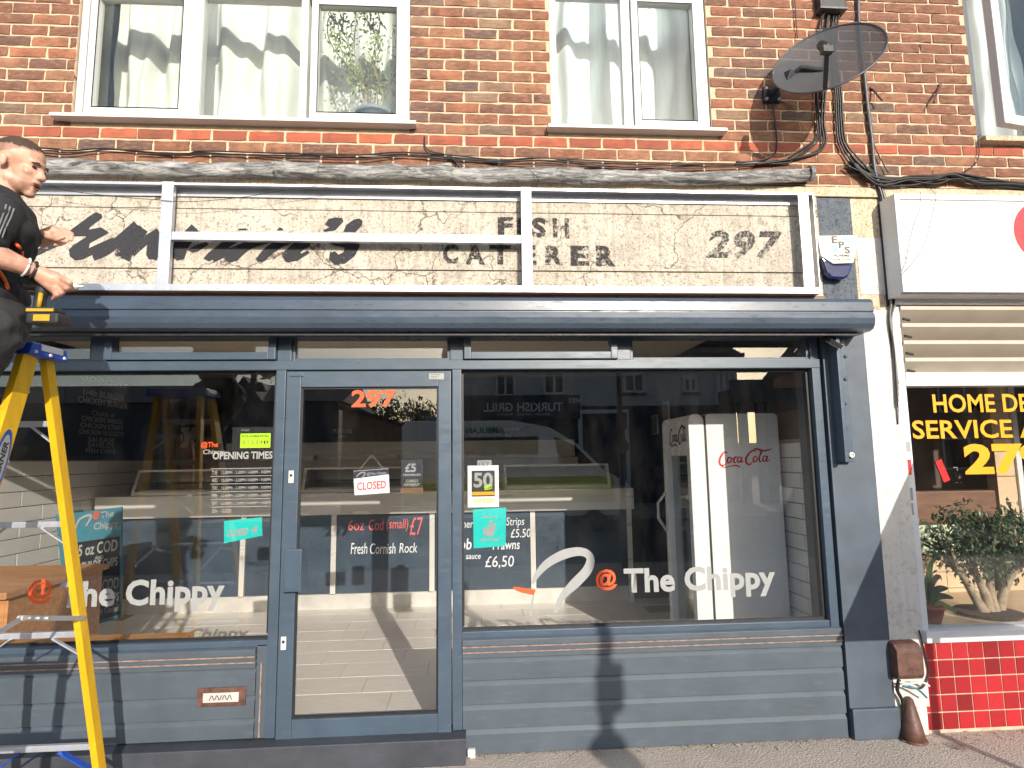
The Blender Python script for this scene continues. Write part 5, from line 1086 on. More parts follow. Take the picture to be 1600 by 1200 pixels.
ml.add([Vector((fx0 - .1015, fy + .10 + (fw - .2) * (1 - (p.x - x_0) / (x_1 - x_0)), fz - .15 + (p.z - zz0) * 1.25)) for p in src.v], src.f); ml.build('logo', 'brand_red', fg)
# left hand side: sandwich board, bench, window shelf
ab = thing('sandwich_board', 'teal framed sandwich board with black menu panel inside the left window', 'sign', at(150, 975, 1.9)); ya_ = 1.75
P4 = [at(98, 800, ya_), at(190, 790, ya_ + .1), at(190, 962, ya_ + .1), at(118, 985, ya_)]
MB().poly([(88, 805), (190, 792), (190, 965), (116, 985)], ya_, .02).build('board', 'board_teal', ab, .003); MB().poly([(100, 800), (86, 806), (98, 900), (108, 930)], ya_ + .03, .25).build('rear_leaf', 'board_teal', ab)
MB().poly([(118, 848), (187, 838), (187, 960), (126, 978)], ya_ - .003, .002).build('panel', 'card_black', ab)
for s, r, mt in (('@', (145, 798, 156, 812), 'vinyl_orange'), ('The', (157, 798, 178, 809), 'vinyl_white'), ('Chippy', (146, 814, 186, 829), 'vinyl_white'), ('5 oz COD', (122, 846, 184, 866), 'vinyl_white'), ('AND', (148, 868, 162, 874), 'vinyl_white'), ("CHILD'S CHIPS", (126, 873, 184, 889), 'vinyl_white'), ('MINI COD', (132, 905, 186, 924), 'vinyl_white'), ("CHILD'S CHIPS", (132, 928, 186, 944), 'vinyl_white'), ('Freshly Cooked', (140, 948, 186, 962), 'vinyl_white')):
    text('lettering', s, r, ya_ - .0045, mt, ab, bold=.02, slope=.14)
lg = MB(); lg.ribbon([(118, 826), (124, 812), (138, 805), (142, 808), (134, 822)], [2, 3, 4, 4, 2], ya_ - .003, .001); lg.build('emblem', 'vinyl_white', ab)
be = thing('wooden_bench', 'orange pine bench along the left wall inside the window', 'bench', (-3.2, 1.0, ZF))
bx0, bx1 = XL + .02, at(112, 930, 1.1).x; zb1 = at(60, 893, 1.2).z
B('seat', 'pine', be, bx0, bx1 + .02, .45, 1.5, zb1 - .04, zb1, .006); B('side_panel', 'pine', be, bx1 - .02, bx1, .5, 1.45, ZF, zb1 - .041, .003); B('front_panel', 'pine', be, bx0, bx1 - .021, .5, .53, ZF, zb1 - .041, .003)
paperm = B('newspaper', 'vinyl_white', None, bx0 + .2, bx0 + .5, .6, 1.0, zb1 + .001, zb1 + .012, .002, label='folded white paper lying on the pine bench', cat='paper')
B('window_shelf', 'pine', None, -4.0, at(288, 997, .2).x, .09, .33, .565, .60, .004, label='orange pine shelf along the foot of the left window', cat='shelf')
st_ = MB(); 
# ------------------------------------------------------------------ stepladder
ld = thing('step_ladder', 'yellow fibreglass stepladder with blue cap in front of the left window', 'ladder', (-2.0, -.9, 0))
yf = lambda z: -.875 - .345 * (2.04 - z); yr = lambda z: -.735 + .165 * (2.04 - z)
xr = lambda z: -1.862 + .092 * (2.04 - z); xlft = lambda z: -2.175 - .02 * (2.04 - z)
xfr = lambda z: -1.848 + .050 * (2.04 - z); xfl = lambda z: -2.190 - .05 * (2.04 - z)
def channel(p0, p1, w, d, open_dir, t=.006):
    """C-section rail: web d deep in Y, two flanges w wide pointing along open_dir in X"""
    m_ = MB(); p0 = Vector(p0); p1 = Vector(p1); ax = (p1 - p0).normalized(); sx = Vector((1, 0, 0)); sy = ax.cross(sx).normalized()
    pr = [(0, -d / 2), (w, -d / 2), (w, -d / 2 + t), (t, -d / 2 + t), (t, d / 2 - t), (w, d / 2 - t), (w, d / 2), (0, d / 2)]
    vs = [p + sx * (open_dir * a) + sy * b for p in (p0, p1) for a, b in pr]; n = len(pr)
    m_.add(vs, [(i, (i + 1) % n, n + (i + 1) % n, n + i) for i in range(n)] + [tuple(range(n)), tuple(range(2 * n - 1, n - 1, -1))]); return m_
for xa_, sgn in ((xfr, -1), (xfl, 1)): channel((xa_(2.05), yf(2.05), 2.05), (xa_(0.01), yf(.01), .01), .030, .085, sgn).build('front_rail', 'ladder_yellow', ld, .002)
for xa_, sgn in ((xr, -1), (xlft, 1)): channel((xa_(2.05), yr(2.05), 2.05), (xa_(0.01), yr(.01), .01), .030, .052, sgn).build('rear_rail', 'ladder_yellow', ld, .002)
for xa_, yy, w in ((xfr, yf, .1), (xfl, yf, .1), (xr, yr, .07), (xlft, yr, .07)): B('foot', 'rubber', ld, xa_(0) - .02, xa_(0) + .02, yy(0) - w / 2, yy(0) + w / 2, 0, .03, .005)
tz = [.37, .68, .99, 1.30, 1.61, 1.90]
for z in tz:
    t_ = B('tread', 'aluminium', ld, xfl(z) + .004, xfr(z) - .004, yf(z) - .03, yf(z) + .055, z - .012, z, .002)
    B('tread_lip', 'alu_white', t_, xfl(z) + .004, xfr(z) - .004, yf(z) - .031, yf(z) - .0285, z - .035, z - .012)
def zpx(y): 
    z = 1.0
    for _ in range(12): z = at(130, y, yr(z)).z
    return z
for y in (662, 818, 990, 1166):
    z = zpx(y); MB().bar((xlft(z) + .005, yr(z), z), (xr(z) - .003, yr(z), z), .022, .026).build('rear_bar', 'alu_white', ld, .003)
    w = xr(z) - xlft(z); zz = z - .013; blue = y > 1100
    for s_, xx in ((1, xr), (-1, xlft)):
        x_a = (xr(z) + xlft(z)) / 2 + s_ * w * (.20 if not blue else .17); z_b = z - (.105 if not blue else .13)
        MB().bar((x_a, yr(z) - .012, zz), (xx(z_b) - s_ * .004, yr(z_b) - .012, z_b), .006, .020 if not blue else .036, Vector((0, 1, 0))).build('brace', 'ladder_blue' if blue else 'alu_white', ld, .001)
cp = MB().prism([(-.925, 2.048), (-.905, 2.100), (-.695, 2.100), (-.675, 2.048)], -2.222, -1.822, 'x').build('top_cap', 'ladder_blue', ld, .008)
pbr("grip_grey", (0.50, 0.49, 0.46), .9, 0, .25, 60, .4, 150); B('tread_pad', 'grip_grey', cp, -2.19, -1.835, -.895, -.705, 2.1003, 2.104, .002)
B('cap_plate', 'alu_white', cp, -1.8215, -1.8195, -.86, -.72, 2.072, 2.097, .001)
for y, z in ((-.89, 2.062), (-.80, 2.060), (-.71, 2.062)): MB().lathe([(.008, 0), (.006, .006)], (-1.8215, y, z), (1, 0, 0), 10).build('rivet', 'steel', cp)
for xx, xy in ((xr, xfr), (xlft, xfl)):
    z1 = zpx(966); e1 = Vector((xx(z1) + (.004 if xx is xr else -.004), yr(z1), z1)); z2 = z1 + .02; e2 = Vector((xy(z2) + (.006 if xx is xr else -.006), yf(z2), z2)); hg = (e1 + e2) / 2 + Vector((0, -.02, .085))
    MB().bar(e1, hg, .005, .020).build('spreader', 'aluminium', ld, .001); MB().bar(e2, hg + Vector((.006, 0, 0)), .005, .020).build('spreader', 'aluminium', ld, .001); MB().lathe([(.010, -.01), (.010, .012)], hg, (1, 0, 0), 10).build('hinge', 'dull_steel', ld)
    for k in range(3): MB().lathe([(.005, -.006), (.005, .010)], hg.lerp(e1, .10 + .13 * k), (1, 0, 0), 8).build('rivet', 'dull_steel', ld)
# makers label on the near rail
zl_ = 1.60; c = Vector((xfr(zl_) + .0022, yf(zl_), zl_)); ax = (Vector((xfr(2), yf(2), 2)) - Vector((xfr(1), yf(1), 1))).normalized(); sy = ax.cross(Vector((1, 0, 0))).normalized()
def lab(rx, rz, off, mat):
    pts = [c + Vector((off, 0, 0)) + ax * (rz * math.sin(t)) + sy * (rx * math.cos(t)) for t in [2 * math.pi * k / 28 for k in range(28)]]
    MB().add(pts, [tuple(range(28))]).build('label', mat, ld)
lab(.036, .14, 0, 'ladder_blue'); lab(.028, .118, .0008, 'vinyl_white')
me = text_mesh('WERNER', .03); xs_ = [v.co.x for v in me.vertices]; ys_ = [v.co.y for v in me.vertices]
for v in me.vertices:
    u = (v.co.x - min(xs_)) / (max(xs_) - min(xs_)) - .5; w = (v.co.y - min(ys_)) / (max(ys_) - min(ys_)) - .5; v.co = v.co
pts_ = [((v.co.x - min(xs_)) / (max(xs_) - min(xs_)) - .5, (v.co.y - min(ys_)) / (max(ys_) - min(ys_)) - .5) for v in me.vertices]
for v, (u, w) in zip(me.vertices, pts_): v.co = c + Vector((.0016, 0, 0)) + ax * (u * .18) - sy * (w * .026) - WO[ld.name]
me.materials.append(MATS['card_black']); o = bpy.data.objects.new('label_print', me); COL.objects.link(o); o.parent = ld

# ------------------------------------------------------------------ the man on the ladder
mn = thing('person', 'man with cropped dark hair, black t-shirt and shorts, holding a drill on the ladder', 'person', (-2.02, -1.12, 1.30))
def fuse(mb, name, mat, parent, voxel=.006, it=4, crease=0.0):
    org = WO[parent.name]; me0 = mb.mesh('tmp', org); ob = bpy.data.objects.new('tmp', me0); COL.objects.link(ob)
    r = ob.modifiers.new('r', 'REMESH'); r.mode = 'VOXEL'; r.voxel_size = voxel
    s_ = ob.modifiers.new('s', 'SMOOTH'); s_.factor = .5; s_.iterations = it
    bpy.context.view_layer.update(); dg = bpy.context.evaluated_depsgraph_get(); me = bpy.data.meshes.new_from_object(ob.evaluated_get(dg))
    bpy.data.objects.remove(ob); me.materials.clear(); me.materials.append(MATS[mat]); me.name = name
    if crease:
        nn = [v.normal.copy() for v in me.vertices]
        for v, n_ in zip(me.vertices, nn):
            q = v.co; f_ = mnoise.noise(Vector((q.x * 9 + q.z * 7, q.y * 9, q.z * 13 - q.x * 6))); g_ = mnoise.noise(Vector((q.x * 22, q.y * 22 + q.z * 9, q.z * 24)))
            v.co = q + n_ * crease * ((1 - abs(f_) * 2.2) + .45 * g_)
    for p in me.polygons: p.use_smooth = True
    o = bpy.data.objects.new(name, me); COL.objects.link(o); o.parent = parent; WO[o.name] = org; return o
HC = at(30, 261, -1.02); F = Vector((.96, .04, -.26)).normalized(); U = Vector((.27, -.04, .96)); L = U.cross(F).normalized(); U = F.cross(L).normalized(); K = .96
RM = Matrix((F, L, U)).transposed()
def hp(x, y, z): return HC + RM @ (Vector((x, y, z)) * K)
def he(m_, c, r): m_.ell(hp(*c), [v * K for v in r], RM)
bd = MB()
he(bd, (-.012, 0, .040), (.100, .076, .086)); he(bd, (.035, 0, -.02), (.058, .057, .085)); he(bd, (.028, 0, -.070), (.060, .056, .045)); he(bd, (.074, 0, -.102), (.022, .024, .017)); he(bd, (.076, 0, .030), (.020, .050, .012))
bd.cap(hp(.084, 0, .016), .010 * K, hp(.106, 0, -.022), .0135 * K); he(bd, (.100, .013, -.027), (.012, .009, .009)); he(bd, (.100, -.013, -.027), (.012, .009, .009))
for s_ in (-1, 1): he(bd, (.060, s_ * .036, -.016), (.024, .020, .018)); he(bd, (-.012, s_ * .079, -.006), (.018, .009, .028)); he(bd, (-.014, s_ * .083, .006), (.017, .006, .016)); he(bd, (-.006, s_ * .050, -.062), (.030, .016, .03))
he(bd, (.092, 0, -.049), (.013, .025, .007)); he(bd, (.086, 0, -.079), (.013, .021, .008))
sR, sL = at(4, 334, -1.22), at(4, 336, -.86); ch = at(-16, 356, -1.05); be_ = at(-24, 430, -1.06); pv = at(-24, 502, -1.08); nb_ = at(-6, 318, -1.04)
bd.cap(hp(-.028, 0, -.055), .056, nb_, .062); bd.cap(nb_, .055, sR + Vector((0, .06, -.02)), .04); bd.cap(nb_, .055, sL - Vector((0, .06, .02)), .04)
bd.ell(ch, (.115, .17, .17)); bd.ell(be_, (.105, .145, .17)); bd.ell(pv, (.115, .155, .13))
eR, wR = at(-34, 388, -1.30), at(54, 423, -1.17); eL, wL = at(10, 402, -.80), at(60, 371, -.80)
bd.cap(sR, .055, eR, .043); bd.cap(eR, .044, eR.lerp(wR, .35), .043); bd.cap(eR.lerp(wR, .35), .043, wR, .027); bd.cap(sL, .055, eL, .043); bd.cap(eL, .043, eL.lerp(wL, .4), .040); bd.cap(eL.lerp(wL, .4), .040, wL, .027)
# right hand closed on the drill grip
kR = at(84, 436, -1.15); bd.cap(wR, .027, kR, .030); bd.cap(wR + Vector((.02, .01, -.02)), .026, kR + Vector((.0, .01, -.03)), .026)
for k, (a_, b_, c_) in enumerate((((96, 434), (109, 441), (111, 452)), ((92, 440), (104, 450), (96, 459)), ((86, 446), (97, 457), (88, 466)), ((80, 449), (89, 460), (82, 468)))):
    r_ = .0105 - .0006 * k; q = [at(*a_, -1.16 + .012 * k), at(*b_, -1.19 + .01 * k), at(*c_, -1.16 + .01 * k)]; bd.cap(kR.lerp(q[0], .5), .012, q[0], r_ + .001); bd.cap(q[0], r_ + .001, q[1], r_); bd.cap(q[1], r_, q[2], r_ * .85)
q = [at(66, 438, -1.10), at(78, 448, -1.07), at(92, 450, -1.08)]; bd.cap(wR, .022, q[0], .015); bd.cap(q[0], .014, q[1], .0125); bd.cap(q[1], .0125, q[2], .010)
# left hand, loosely closed, pointing right
kL = at(84, 362, -.80); bd.cap(wL, .027, kL, .027); bd.cap(wL + Vector((.01, 0, -.02)), .024, kL + Vector((0, 0, -.03)), .024)
for k, (a_, b_, c_) in enumerate((((100, 359), (112, 366), (111, 375)), ((98, 364), (106, 374), (97, 379)), ((94, 369), (101, 379), (91, 382)), ((88, 373), (95, 382), (85, 383)))):
    r_ = .0105 - .0007 * k; q = [at(*a_, -.79 - .018 * k), at(*b_, -.80 - .018 * k), at(*c_, -.83 - .014 * k)]; bd.cap(kL.lerp(q[0], .45), .012, q[0], r_ + .001); bd.cap(q[0], r_ + .001, q[1], r_); bd.cap(q[1], r_, q[2], r_ * .85)
q = [at(76, 370, -.86), at(88, 374, -.885), at(100, 371, -.88)]; bd.cap(wL, .02, q[0], .014); bd.cap(q[0], .013, q[1], .012); bd.cap(q[1], .012, q[2], .009)
# legs
fR, fL = Vector((-1.935, -1.16, 1.35)), Vector((-2.11, -1.14, 1.35)); kn = [Vector((-1.955, -1.12, 1.76)), Vector((-2.12, -1.06, 1.76))]
for hip, k_, f_ in ((pv + Vector((.05, -.06, -.06)), kn[0], fR), (pv + Vector((-.06, .07, -.06)), kn[1], fL)):
    bd.cap(hip, .088, k_, .056); bd.cap(k_, .055, k_.lerp(f_, .3) + Vector((0, -.015, 0)), .055); bd.cap(k_.lerp(f_, .3) + Vector((0, -.015, 0)), .055, f_, .036); bd.cap(f_, .036, f_ + Vector((0, .02, -.02)), .036)
body = fuse(bd, 'body', 'skin', mn, .0055, 3)
# clothes
sh_ = MB(); sh_.ell(ch, (.136, .205, .185)); sh_.cap(sR + Vector((.0, .05, -.05)), .075, sL + Vector((0, -.05, -.05)), .075); sh_.ell(be_, (.124, .165, .19)); sh_.cap(at(-12, 322, -1.04), .075, at(-12, 322, -1.04) + Vector((0, .02, -.03)), .08); sh_.cap(nb_ + Vector((-.02, -.04, -.035)), .062, sR, .070); sh_.cap(nb_ + Vector((-.02, .04, -.035)), .062, sL, .070)
sh_.cap(sR, .072, sR.lerp(eR, .72), .066); sh_.cap(sL, .078, sL.lerp(eL, .8), .068); sh_.ell(at(-24, 462, -1.07), (.126, .165, .10))
shirt = fuse(sh_, 't_shirt', 'shirt_black', mn, .008, 6, .008)
from mathutils.bvhtree import BVHTree
bvh = BVHTree.FromPolygons([v.co + WO[mn.name] for v in shirt.data.vertices], [tuple(p.vertices) for p in shirt.data.polygons])
def hug(p, off):
    d = (p - CAM).normalized(); h = bvh.ray_cast(CAM, d)
    if h[0] is None: h = bvh.find_nearest(p)
    return h[0] + h[1] * off
so_ = MB(); so_.ell(pv, (.128, .168, .14)); 
for hip, k_ in ((pv + Vector((.05, -.06, -.06)), kn[0]), (pv + Vector((-.06, .07, -.06)), kn[1])): so_.cap(hip, .112, k_ + Vector((0, 0, .10)), .092); so_.cap(k_ + Vector((0, 0, .2)), .098, k_ + Vector((0, 0, .10)), .096)
fuse(so_, 'shorts', 'shorts_grey', mn, .009, 6, .009)
for f_ in (fR, fL):
    s_ = MB(); s_.ell(f_ + Vector((.0, .06, -.012)), (.045, .125, .036)); s_.ell(f_ + Vector((0, -.01, .01)), (.042, .06, .045)); fuse(s_, 'shoe', 'drill_black', mn, .008, 3)
# hair, brows, eyes, mouth
def scalp(name, mat, k, line):
    hr = MB(); nu, nv = 56, 30; vs = []
    for j in range(nv + 1):
        ph = math.pi * .66 * j / nv
        for i in range(nu): t = 2 * math.pi * i / nu; vs.append(hp(-.012 + .1 * k * math.sin(ph) * math.cos(t), .076 * k * math.sin(ph) * math.sin(t), .040 + .086 * k * math.cos(ph)))
    fs = []
    for j in range(nv):
        for i in range(nu):
            t = 2 * math.pi * (i + .5) / nu; ph = math.pi * .66 * (j + .5) / nv; x = .1 * math.sin(ph) * math.cos(t); z = .086 * math.cos(ph)
            if z > line(x, t): fs.append((j * nu + i, (j + 1) * nu + i, (j + 1) * nu + (i + 1) % nu, j * nu + (i + 1) % nu))
    hr.add(vs, fs); hr.build(name, mat, mn, 0, True)
scalp('hair', 'hair', 1.012, lambda x, t: .030 + .030 * max(0, (x - .03) / .07) - .02 * max(0, -x / .10) + .006 * math.sin(t * 3))
scalp('hair_fade', 'hair_fade', 1.007, lambda x, t: .002 + .050 * max(0, (x - .01) / .09) - .045 * max(0, -x / .10) + .005 * math.sin(t * 4))
for s_ in (-1, 1):
    e = MB(); he(e, (.0815, s_ * .031, .010), (.007, .013, .0048)); e.build('eye', 'eye_dark', mn, 0, True); e = MB(); e.tube([hp(.090, s_ * .014, .026), hp(.092, s_ * .028, .031), hp(.080, s_ * .050, .024)], [.0035, .0045, .0025], 6); e.build('eyebrow', 'hair', mn, 0, True)
e = MB(); he(e, (.0965, 0, -.063), (.009, .021, .0072)); e.build('mouth', 'mouth_dark', mn, 0, True)
e = MB(); he(e, (.094, 0, -.0745), (.0085, .019, .0042)); e.build('lower_lip', 'lip', mn, 0, True)
sb = MB(); he(sb, (.030, 0, -.075), (.061, .0575, .044)); he(sb, (.073, 0, -.102), (.0235, .0255, .0185)); sb.build('stubble', 'stubble_crop', mn, 0, True)
for k, wd in ((.0, .012), (.022, .009)):
    ctr = wR.lerp(eR, .03 + k * 6); d = (eR - wR).normalized(); a_ = d.cross(Vector((0, 0, 1))).normalized(); b_ = d.cross(a_)
    MB().tube([ctr + (a_ * math.cos(t) + b_ * math.sin(t)) * (.033 + k * .1) for t in [2 * math.pi * i / 20 for i in range(21)]], wd * .45, 6).build('bracelet', 'drill_black' if k == 0 else 'pale_paint', mn, 0, True)
for pts in ([(24, 380), (30, 386), (33, 394), (32, 402)], [(-6, 418), (2, 430), (8, 442), (11, 452)]):
    MB().tube(catmull([hug(at(x, y, -1.2), .003) for x, y in pts], 5), [.007] * 15 + [.006], 8).build('strap', 'orange', mn, 0, True)
for k in range(3):
    MB().tube(catmull([hug(at(10 + 6 * k, 320 + 3 * k, -1.2), .0005), hug(at(4 + 6 * k, 338 + 2 * k, -1.2), .0005), hug(at(-3 + 6 * k, 356, -1.2), .0005), hug(at(-9 + 6 * k, 372, -1.2), .0005)], 5), .0032, 6).build('sleeve_stripe', 'stripe_grey', mn, 0, True)
# cordless drill
dd = thing('cordless_drill', 'yellow and black cordless drill held in the right hand of the man', 'drill', at(70, 500, -1.12))
YD = -1.12
p0_, p1_ = at(46, 440, YD), at(84, 447, YD)
MB().cap(p0_, .034, at(64, 441, YD), .033).build('motor', 'drill_black', dd, 0, True); MB().tube([at(66, 442, YD), at(96, 446, YD), at(110, 447, YD)], [.031, .027, .020], 16).build('gear_case', 'drill_black', dd, 0, True)
MB().tube([at(110, 447, YD), at(120, 447.5, YD), at(123, 447.5, YD), at(131, 447.5, YD)], [.018, .014, .005, .004], 14).build('chuck', 'dull_steel', dd, 0, True)
MB().tube(catmull([at(70, 446, YD), at(64, 463, YD), at(61, 484, YD)], 5), [.024] * 5 + [.021] * 5 + [.023], 12).build('grip', 'drill_black', dd, 0, True); MB().tube([at(64, 458, YD - .02), at(61, 480, YD - .02)], .008, 8).build('grip_inlay', 'drill_yellow', dd, 0, True)
a, b = at(49, 492, YD), at(95, 484, YD); ft = B('foot', 'drill_black', dd, a.x, b.x, YD - .035, YD + .035, a.z, b.z + .004, .008); B('band', 'drill_yellow', ft, a.x + .004, b.x - .004, YD - .0362, YD - .0352, a.z + .006, b.z - .004)
a, b = at(51, 508, YD), at(102, 492, YD); bt = B('battery', 'drill_black', dd, a.x, b.x, YD - .04, YD + .04, a.z, b.z - .0005, .010); B('badge', 'drill_yellow', bt, a.x + .028, b.x - .03, YD - .0412, YD - .0402, a.z + .008, b.z - .008)
# ------------------------------------------------------------------ across the street (seen mirrored in the shop glass)
DO = 17.5
op = thing('terrace_building', 'pale two storey terrace with dark kebab shop fascia across the street', 'building', (4.3, -DO, 0))
xa, xb = rf(700, 640, DO).x, rf(1150, 640, DO).x; ze = rf(1100, 556, DO).z; zf0, zf1 = rf(850, 656, DO).z, rf(850, 618, DO).z
B('wall', 'render_pale', op, xa, xb, -DO - 6, -DO, 0, ze); MB().prism([(-DO + .35, ze), (-DO - 6.3, ze), (-DO - 3, ze + 1.5)], xa - .2, xb + .2, 'x').build('roof', 'roof_slate', op)
B('gutter', 'roof_slate', op, xa - .2, xb + .2, -DO + .36, -DO + .50, ze - .12, ze + .02)
B('shop_wall', 'opp_navy', op, xa + .05, rf(905, 640, DO).x, -DO + .002, -DO + .05, 0, zf0); B('fascia', 'opp_navy', op, xa + .05, rf(905, 640, DO).x, -DO + .002, -DO + .16, zf0 + .002, zf1)
text('lettering', 'TURKISH GRILL', (rf(755, 640, DO).x, rf(800, 644, DO).z, rf(878, 640, DO).x, rf(800, 630, DO).z), -DO + .165, 'paper_white', op, px=False, back=True, bold=.02)
text('lettering', 'BEST', (rf(886, 628, DO).x, rf(890, 630, DO).z, rf(908, 628, DO).x, rf(890, 623, DO).z), -DO + .165, 'paper_white', op, px=False, back=True, bold=.02)
text('lettering', 'KEBABS - DONER - BURGER', (rf(775, 650, DO).x, rf(800, 650, DO).z, rf(858, 650, DO).x, rf(800, 646, DO).z), -DO + .165, 'pale_paint', op, px=False, back=True)
B('lower_wall', 'opp_navy', op, rf(909, 640, DO).x, xb - .02, -DO + .002, -DO + .03, 0, rf(1000, 634, DO).z)
def owin(x0, y0, x1, y1, dark='dark_glass'):
    a, b = rf(x0, y1, DO), rf(x1, y0, DO); w = B('window', dark, op, a.x, b.x, -DO + .003, -DO + .02, a.z, b.z); frame_rect('frame', 'white_upvc', w, a.x - .05, b.x + .05, a.z - .05, b.z + .05, .09, -DO + .021, -DO + .07, 0); B('mullion', 'white_upvc', w, (a.x + b.x) / 2 - .04, (a.x + b.x) / 2 + .04, -DO + .021, -DO + .068, a.z + .04, b.z - .04); B('sill', 'roof_slate', w, a.x - .1, b.x + .1, -DO + .021, -DO + .12, a.z - .14, a.z - .052)
for r in ((776, 584, 803, 618), (851, 582, 880, 615), (976, 584, 1004, 612), (1069, 591, 1086, 611)): owin(*r)
a, b = rf(905, 760, DO), rf(980, 640, DO); d_ = B('door', 'opp_navy', op, a.x + .15, b.x - .15, -DO + .031, -DO + .08, 0.0, b.z - .1); frame_rect('frame', 'pale_paint', d_, a.x, b.x, 0, b.z, .14, -DO + .031, -DO + .14, 0)
for k in range(4):
    x = rf(1118 + k * 9, 600, DO).x; B('pilaster', 'pale_paint', op, x, x + .12, -DO + .002, -DO + .10, rf(1118, 632, DO).z, ze - .2)
# ambulance parked opposite
DA = 10.6
am = thing('ambulance', 'white ambulance van parked across the street', 'ambulance', (1, -DA, -.12))
x0, x1 = rf(628, 700, DA).x, rf(985, 740, DA).x; zr = rf(780, 657, DA).z
prof = [(x0, .25), (x1, .25), (x1, .95), (x1 - .35, 1.15), (rf(945, 735, DA).x, 1.28), (rf(905, 695, DA).x, rf(905, 695, DA).z), (rf(860, 668, DA).x, rf(860, 668, DA).z), (rf(800, 658, DA).x, zr), (x0 + .12, zr), (x0, zr - .12)]
MB().prism(prof, -DA - 2.0, -DA, 'y').build('body', 'van_white', am, .05)
MB().prism([(rf(880, 690, DA).x - .1, 1.45), (rf(926, 720, DA).x, 1.45), (rf(898, 694, DA).x, rf(898, 696, DA).z), (rf(872, 680, DA).x - .1, rf(872, 682, DA).z)], -DA + .001, -DA + .012, 'y').build('cab_window', 'dark_glass', am)
a, b = rf(722, 712, DA), rf(840, 682, DA); B('side_window', 'dark_glass', am, a.x, b.x, -DA + .001, -DA + .012, a.z, b.z, 0)
B('stripe', 'van_stripe', am, x0 + .05, x1 - .4, -DA + .001, -DA + .010, .75, 1.15); B('stripe', 'van_green', am, x0 + .05, x1 - .4, -DA + .001, -DA + .011, .55, .745)
text('lettering', 'AMBULANCE', (rf(712, 675, DA).x, rf(750, 677, DA).z, rf(788, 675, DA).x, rf(750, 668, DA).z), -DA + .013, 'van_green', am, px=False, back=True, bold=.02)
B('light_bar', 'ladder_blue', am, x0 + .6, x0 + 1.0, -DA - 1.8, -DA - .2, zr, zr + .12, .03)
for x in (x0 + 1.0, x1 - .9):
    for y in (-DA - .12, -DA - 1.9): w = MB().lathe([(.20, -.12), (.33, -.11), (.34, 0), (.33, .11), (.20, .12)], (x, y, .22), (0, 1, 0), 24).build('tyre', 'rubber', am, 0, True); MB().lathe([(.20, -.10), (.19, .10), (.06, .12), (.001, .12)], (x, y, .22), (0, 1, 0), 20).build('hub', 'dull_steel', w, 0, True)
# street post with its boxes
pt = thing('street_post', 'grey street post with a control box and round sign behind the photographer', 'post', (2.10, -4.9, 0)); c = Vector((2.10, -4.9, 0))
MB().tube([c, c + Vector((0, 0, 1.0)), c + Vector((0, 0, 1.001)), c + Vector((0, 0, 3.2))], [.05, .05, .042, .038], 16).build('pole', 'post_grey', pt, 0, True)
B('control_box', 'post_grey', pt, c.x - .045, c.x + .09, c.y - .05, c.y + .05, 1.98, 2.22, .01); MB().lathe([(.11, -.01), (.11, .01)], c + Vector((-.02, .07, 1.74)), (0, 1, 0), 28).build('round_sign', 'post_grey', pt)
ts = thing('shadow_triangle', 'unseen triangular plate on a short post added to shade the right pillar', 'sign', (3.0, -1.25, 0)); c = Vector((3.0, -1.25, 0))  # made-up triangle out of view, added to cast the diagonal shadow on the pillars
MB().prism([(c.x - .60, .97), (c.x + .60, .97), (c.x, 2.01)], c.y, c.y + .012, 'y').build('plate', 'post_grey', ts, .004); MB().prism([(c.x - .45, 1.05), (c.x + .45, 1.05), (c.x, 1.83)], c.y - .002, c.y - .0005, 'y').build('face', 'red_plastic', ts)
MB().tube([c + Vector((0, -.03, 0)), c + Vector((0, -.03, 1.6))], .025, 10).build('post', 'post_grey', ts)
# low brick building and gabled house to the left, canopy to the right
bb = thing('brick_outbuilding', 'low brick building with sloping roof across the street', 'building', (-5, -14, 0)); D1 = 14.5
x0, x1 = rf(536, 650, D1).x, rf(634, 650, D1).x
MB().prism([(x0, 0), (x1, 0), (x1, rf(630, 668, D1).z), (x0, rf(545, 638, D1).z)], -D1 - 4, -D1, 'y').build('wall', 'opp_brick', bb); MB().prism([(x0 - .2, rf(545, 638, D1).z), (x1 + .2, rf(630, 669, D1).z), (x1 + .2, rf(630, 665, D1).z), (x0 - .2, rf(545, 632, D1).z)], -D1 - 4.1, -D1 + .2, 'y').build('roof', 'roof_slate', bb)
for x_, y_ in ((566, 700), (582, 703)): a, b = rf(x_ - 4, y_ + 8, D1), rf(x_ + 4, y_ - 8, D1); B('window', 'dark_glass', bb, a.x, b.x, -D1 + .001, -D1 + .02, a.z, b.z)
gh = thing('gabled_house', 'dark gabled house far across the street on the left', 'building', (-9, -20, 0)); D2 = 21
x0, x1 = rf(-260, 650, D2).x, rf(530, 650, D2).x; zz = rf(430, 628, D2).z; xm = rf(382, 590, D2).x
B('wall', 'opp_navy', gh, x0, x1, -D2 - 7, -D2, 0, zz); MB().prism([(rf(352, 628, D2).x, zz), (rf(412, 628, D2).x, zz), (xm, rf(382, 588, D2).z)], -D2 - 7, -D2 + .1, 'y').build('gable', 'roof_slate', gh); MB().prism([(-D2 + .2, zz), (-D2 - 7.2, zz), (-D2 - 3.5, zz + 1.1)], x0 - .2, x1 + .2, 'x').build('roof', 'roof_slate', gh)
for k in range(4): x = x0 + 1.0 + 1.9 * k; B('window', 'dark_glass', gh, x, x + .9, -D2 + .001, -D2 + .05, 1.0, 2.3)
cn = thing('forecourt_canopy', 'dark flat forecourt canopy on posts across the street on the right', 'canopy', (11, -17, 0)); D3 = 16
x0, x1 = rf(1150, 640, D3).x, rf(1340, 640, D3).x; z0, z1 = rf(1200, 627, D3).z, rf(1200, 606, D3).z
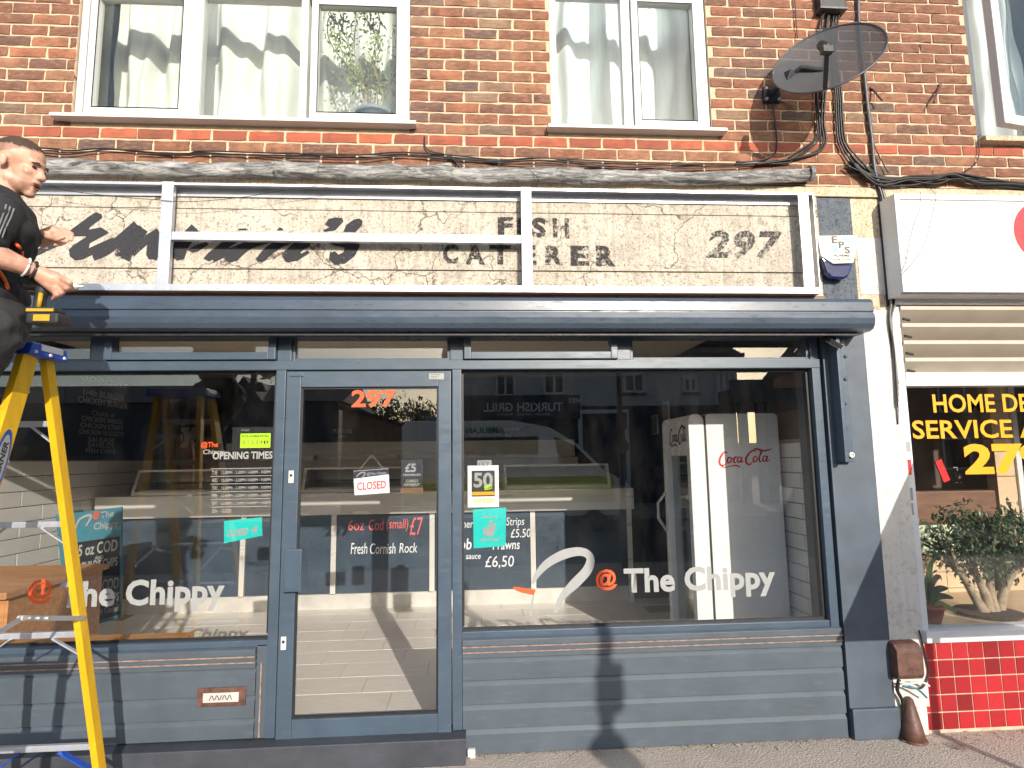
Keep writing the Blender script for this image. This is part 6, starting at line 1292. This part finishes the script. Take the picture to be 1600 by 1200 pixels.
B('roof', 'opp_navy', cn, x0, x1, -D3 - 5, -D3, z0, z1); B('sign', 'opp_navy', cn, x0 - .2, x0 + 1.2, -D3 + .002, -D3 + .25, z1 - .5, z1 + .25)
for x_ in (1162, 1190, 1204, 1260): x = rf(x_, 650, D3).x; B('post', 'post_grey', cn, x, x + .25, -D3 - .5, -D3 - .25, 0, z0)
rt_ = random.Random(77)
def tree(px, py, D, h, w, label):
    p = rf(px, py, D); t_ = thing('tree', label, 'tree', (p.x, -D, 0), 'trees across the street'); zt_ = p.z; tips_ = []
    tr = MB(); tr.tube([Vector((p.x, -D, 0)), Vector((p.x + .1, -D, zt_ * .3)), Vector((p.x - .1, -D, zt_ * .7))], [.22, .17, .08], 8)
    for k in range(14):
        e = Vector((p.x + rt_.uniform(-w, w), -D + rt_.uniform(-w, w) * .6, zt_ - h * rt_.random() ** 1.3)); tr.tube([Vector((p.x, -D, zt_ * .35)), e], [.06, .02], 5); tips_.append(e)
    tr.build('trunk', 'bark_grey', t_); c_ = MB(); leaf_cloud(c_, tips_, 1100, w * .22, .14, rt_); c_.build('crown', 'leaf_dark', t_)
tree(640, 640, 30, 3.0, 1.6, 'leafy tree nearest the brick outbuilding across the street'); tree(610, 632, 33, 3.5, 1.8, 'taller leafy tree behind the brick outbuilding across the street'); tree(672, 648, 34, 2.6, 1.7, 'round leafy tree between the outbuilding and the terrace'); tree(425, 603, 32, 3.4, 1.6, 'tree rising behind the gabled house across the street'); tree(1320, 640, 40, 3.0, 2.5, 'wide tree beyond the forecourt canopy')
hedge = MB()
B('far_house_row', 'opp_brick', None, -60, 60, -46, -45, 0, 2.6, label='long low brick wall closing the view across the street', cat='wall')
rt2 = thing('brick_terrace', 'long brick terrace across the street beyond the forecourt canopy', 'building', (22, -24, 0)); D4 = 22
x0, x1 = rf(1325, 650, D4).x, rf(2300, 650, D4).x; zz = rf(1500, 560, D4).z
B('wall', 'opp_brick', rt2, x0, x1, -D4 - 7, -D4, 0, zz); MB().prism([(-D4 + .3, zz), (-D4 - 7.3, zz), (-D4 - 3.5, zz + 1.6)], x0 - .2, x1 + .2, 'x').build('roof', 'roof_slate', rt2)
for k in range(5):
    for z in (.9, 3.4): x = x0 + 1.2 + 3.0 * k; w = B('window', 'dark_glass', rt2, x, x + 1.2, -D4 + .001, -D4 + .03, z, z + 1.3); frame_rect('frame', 'white_upvc', w, x - .05, x + 1.25, z - .05, z + 1.35, .09, -D4 + .031, -D4 + .07, 0)
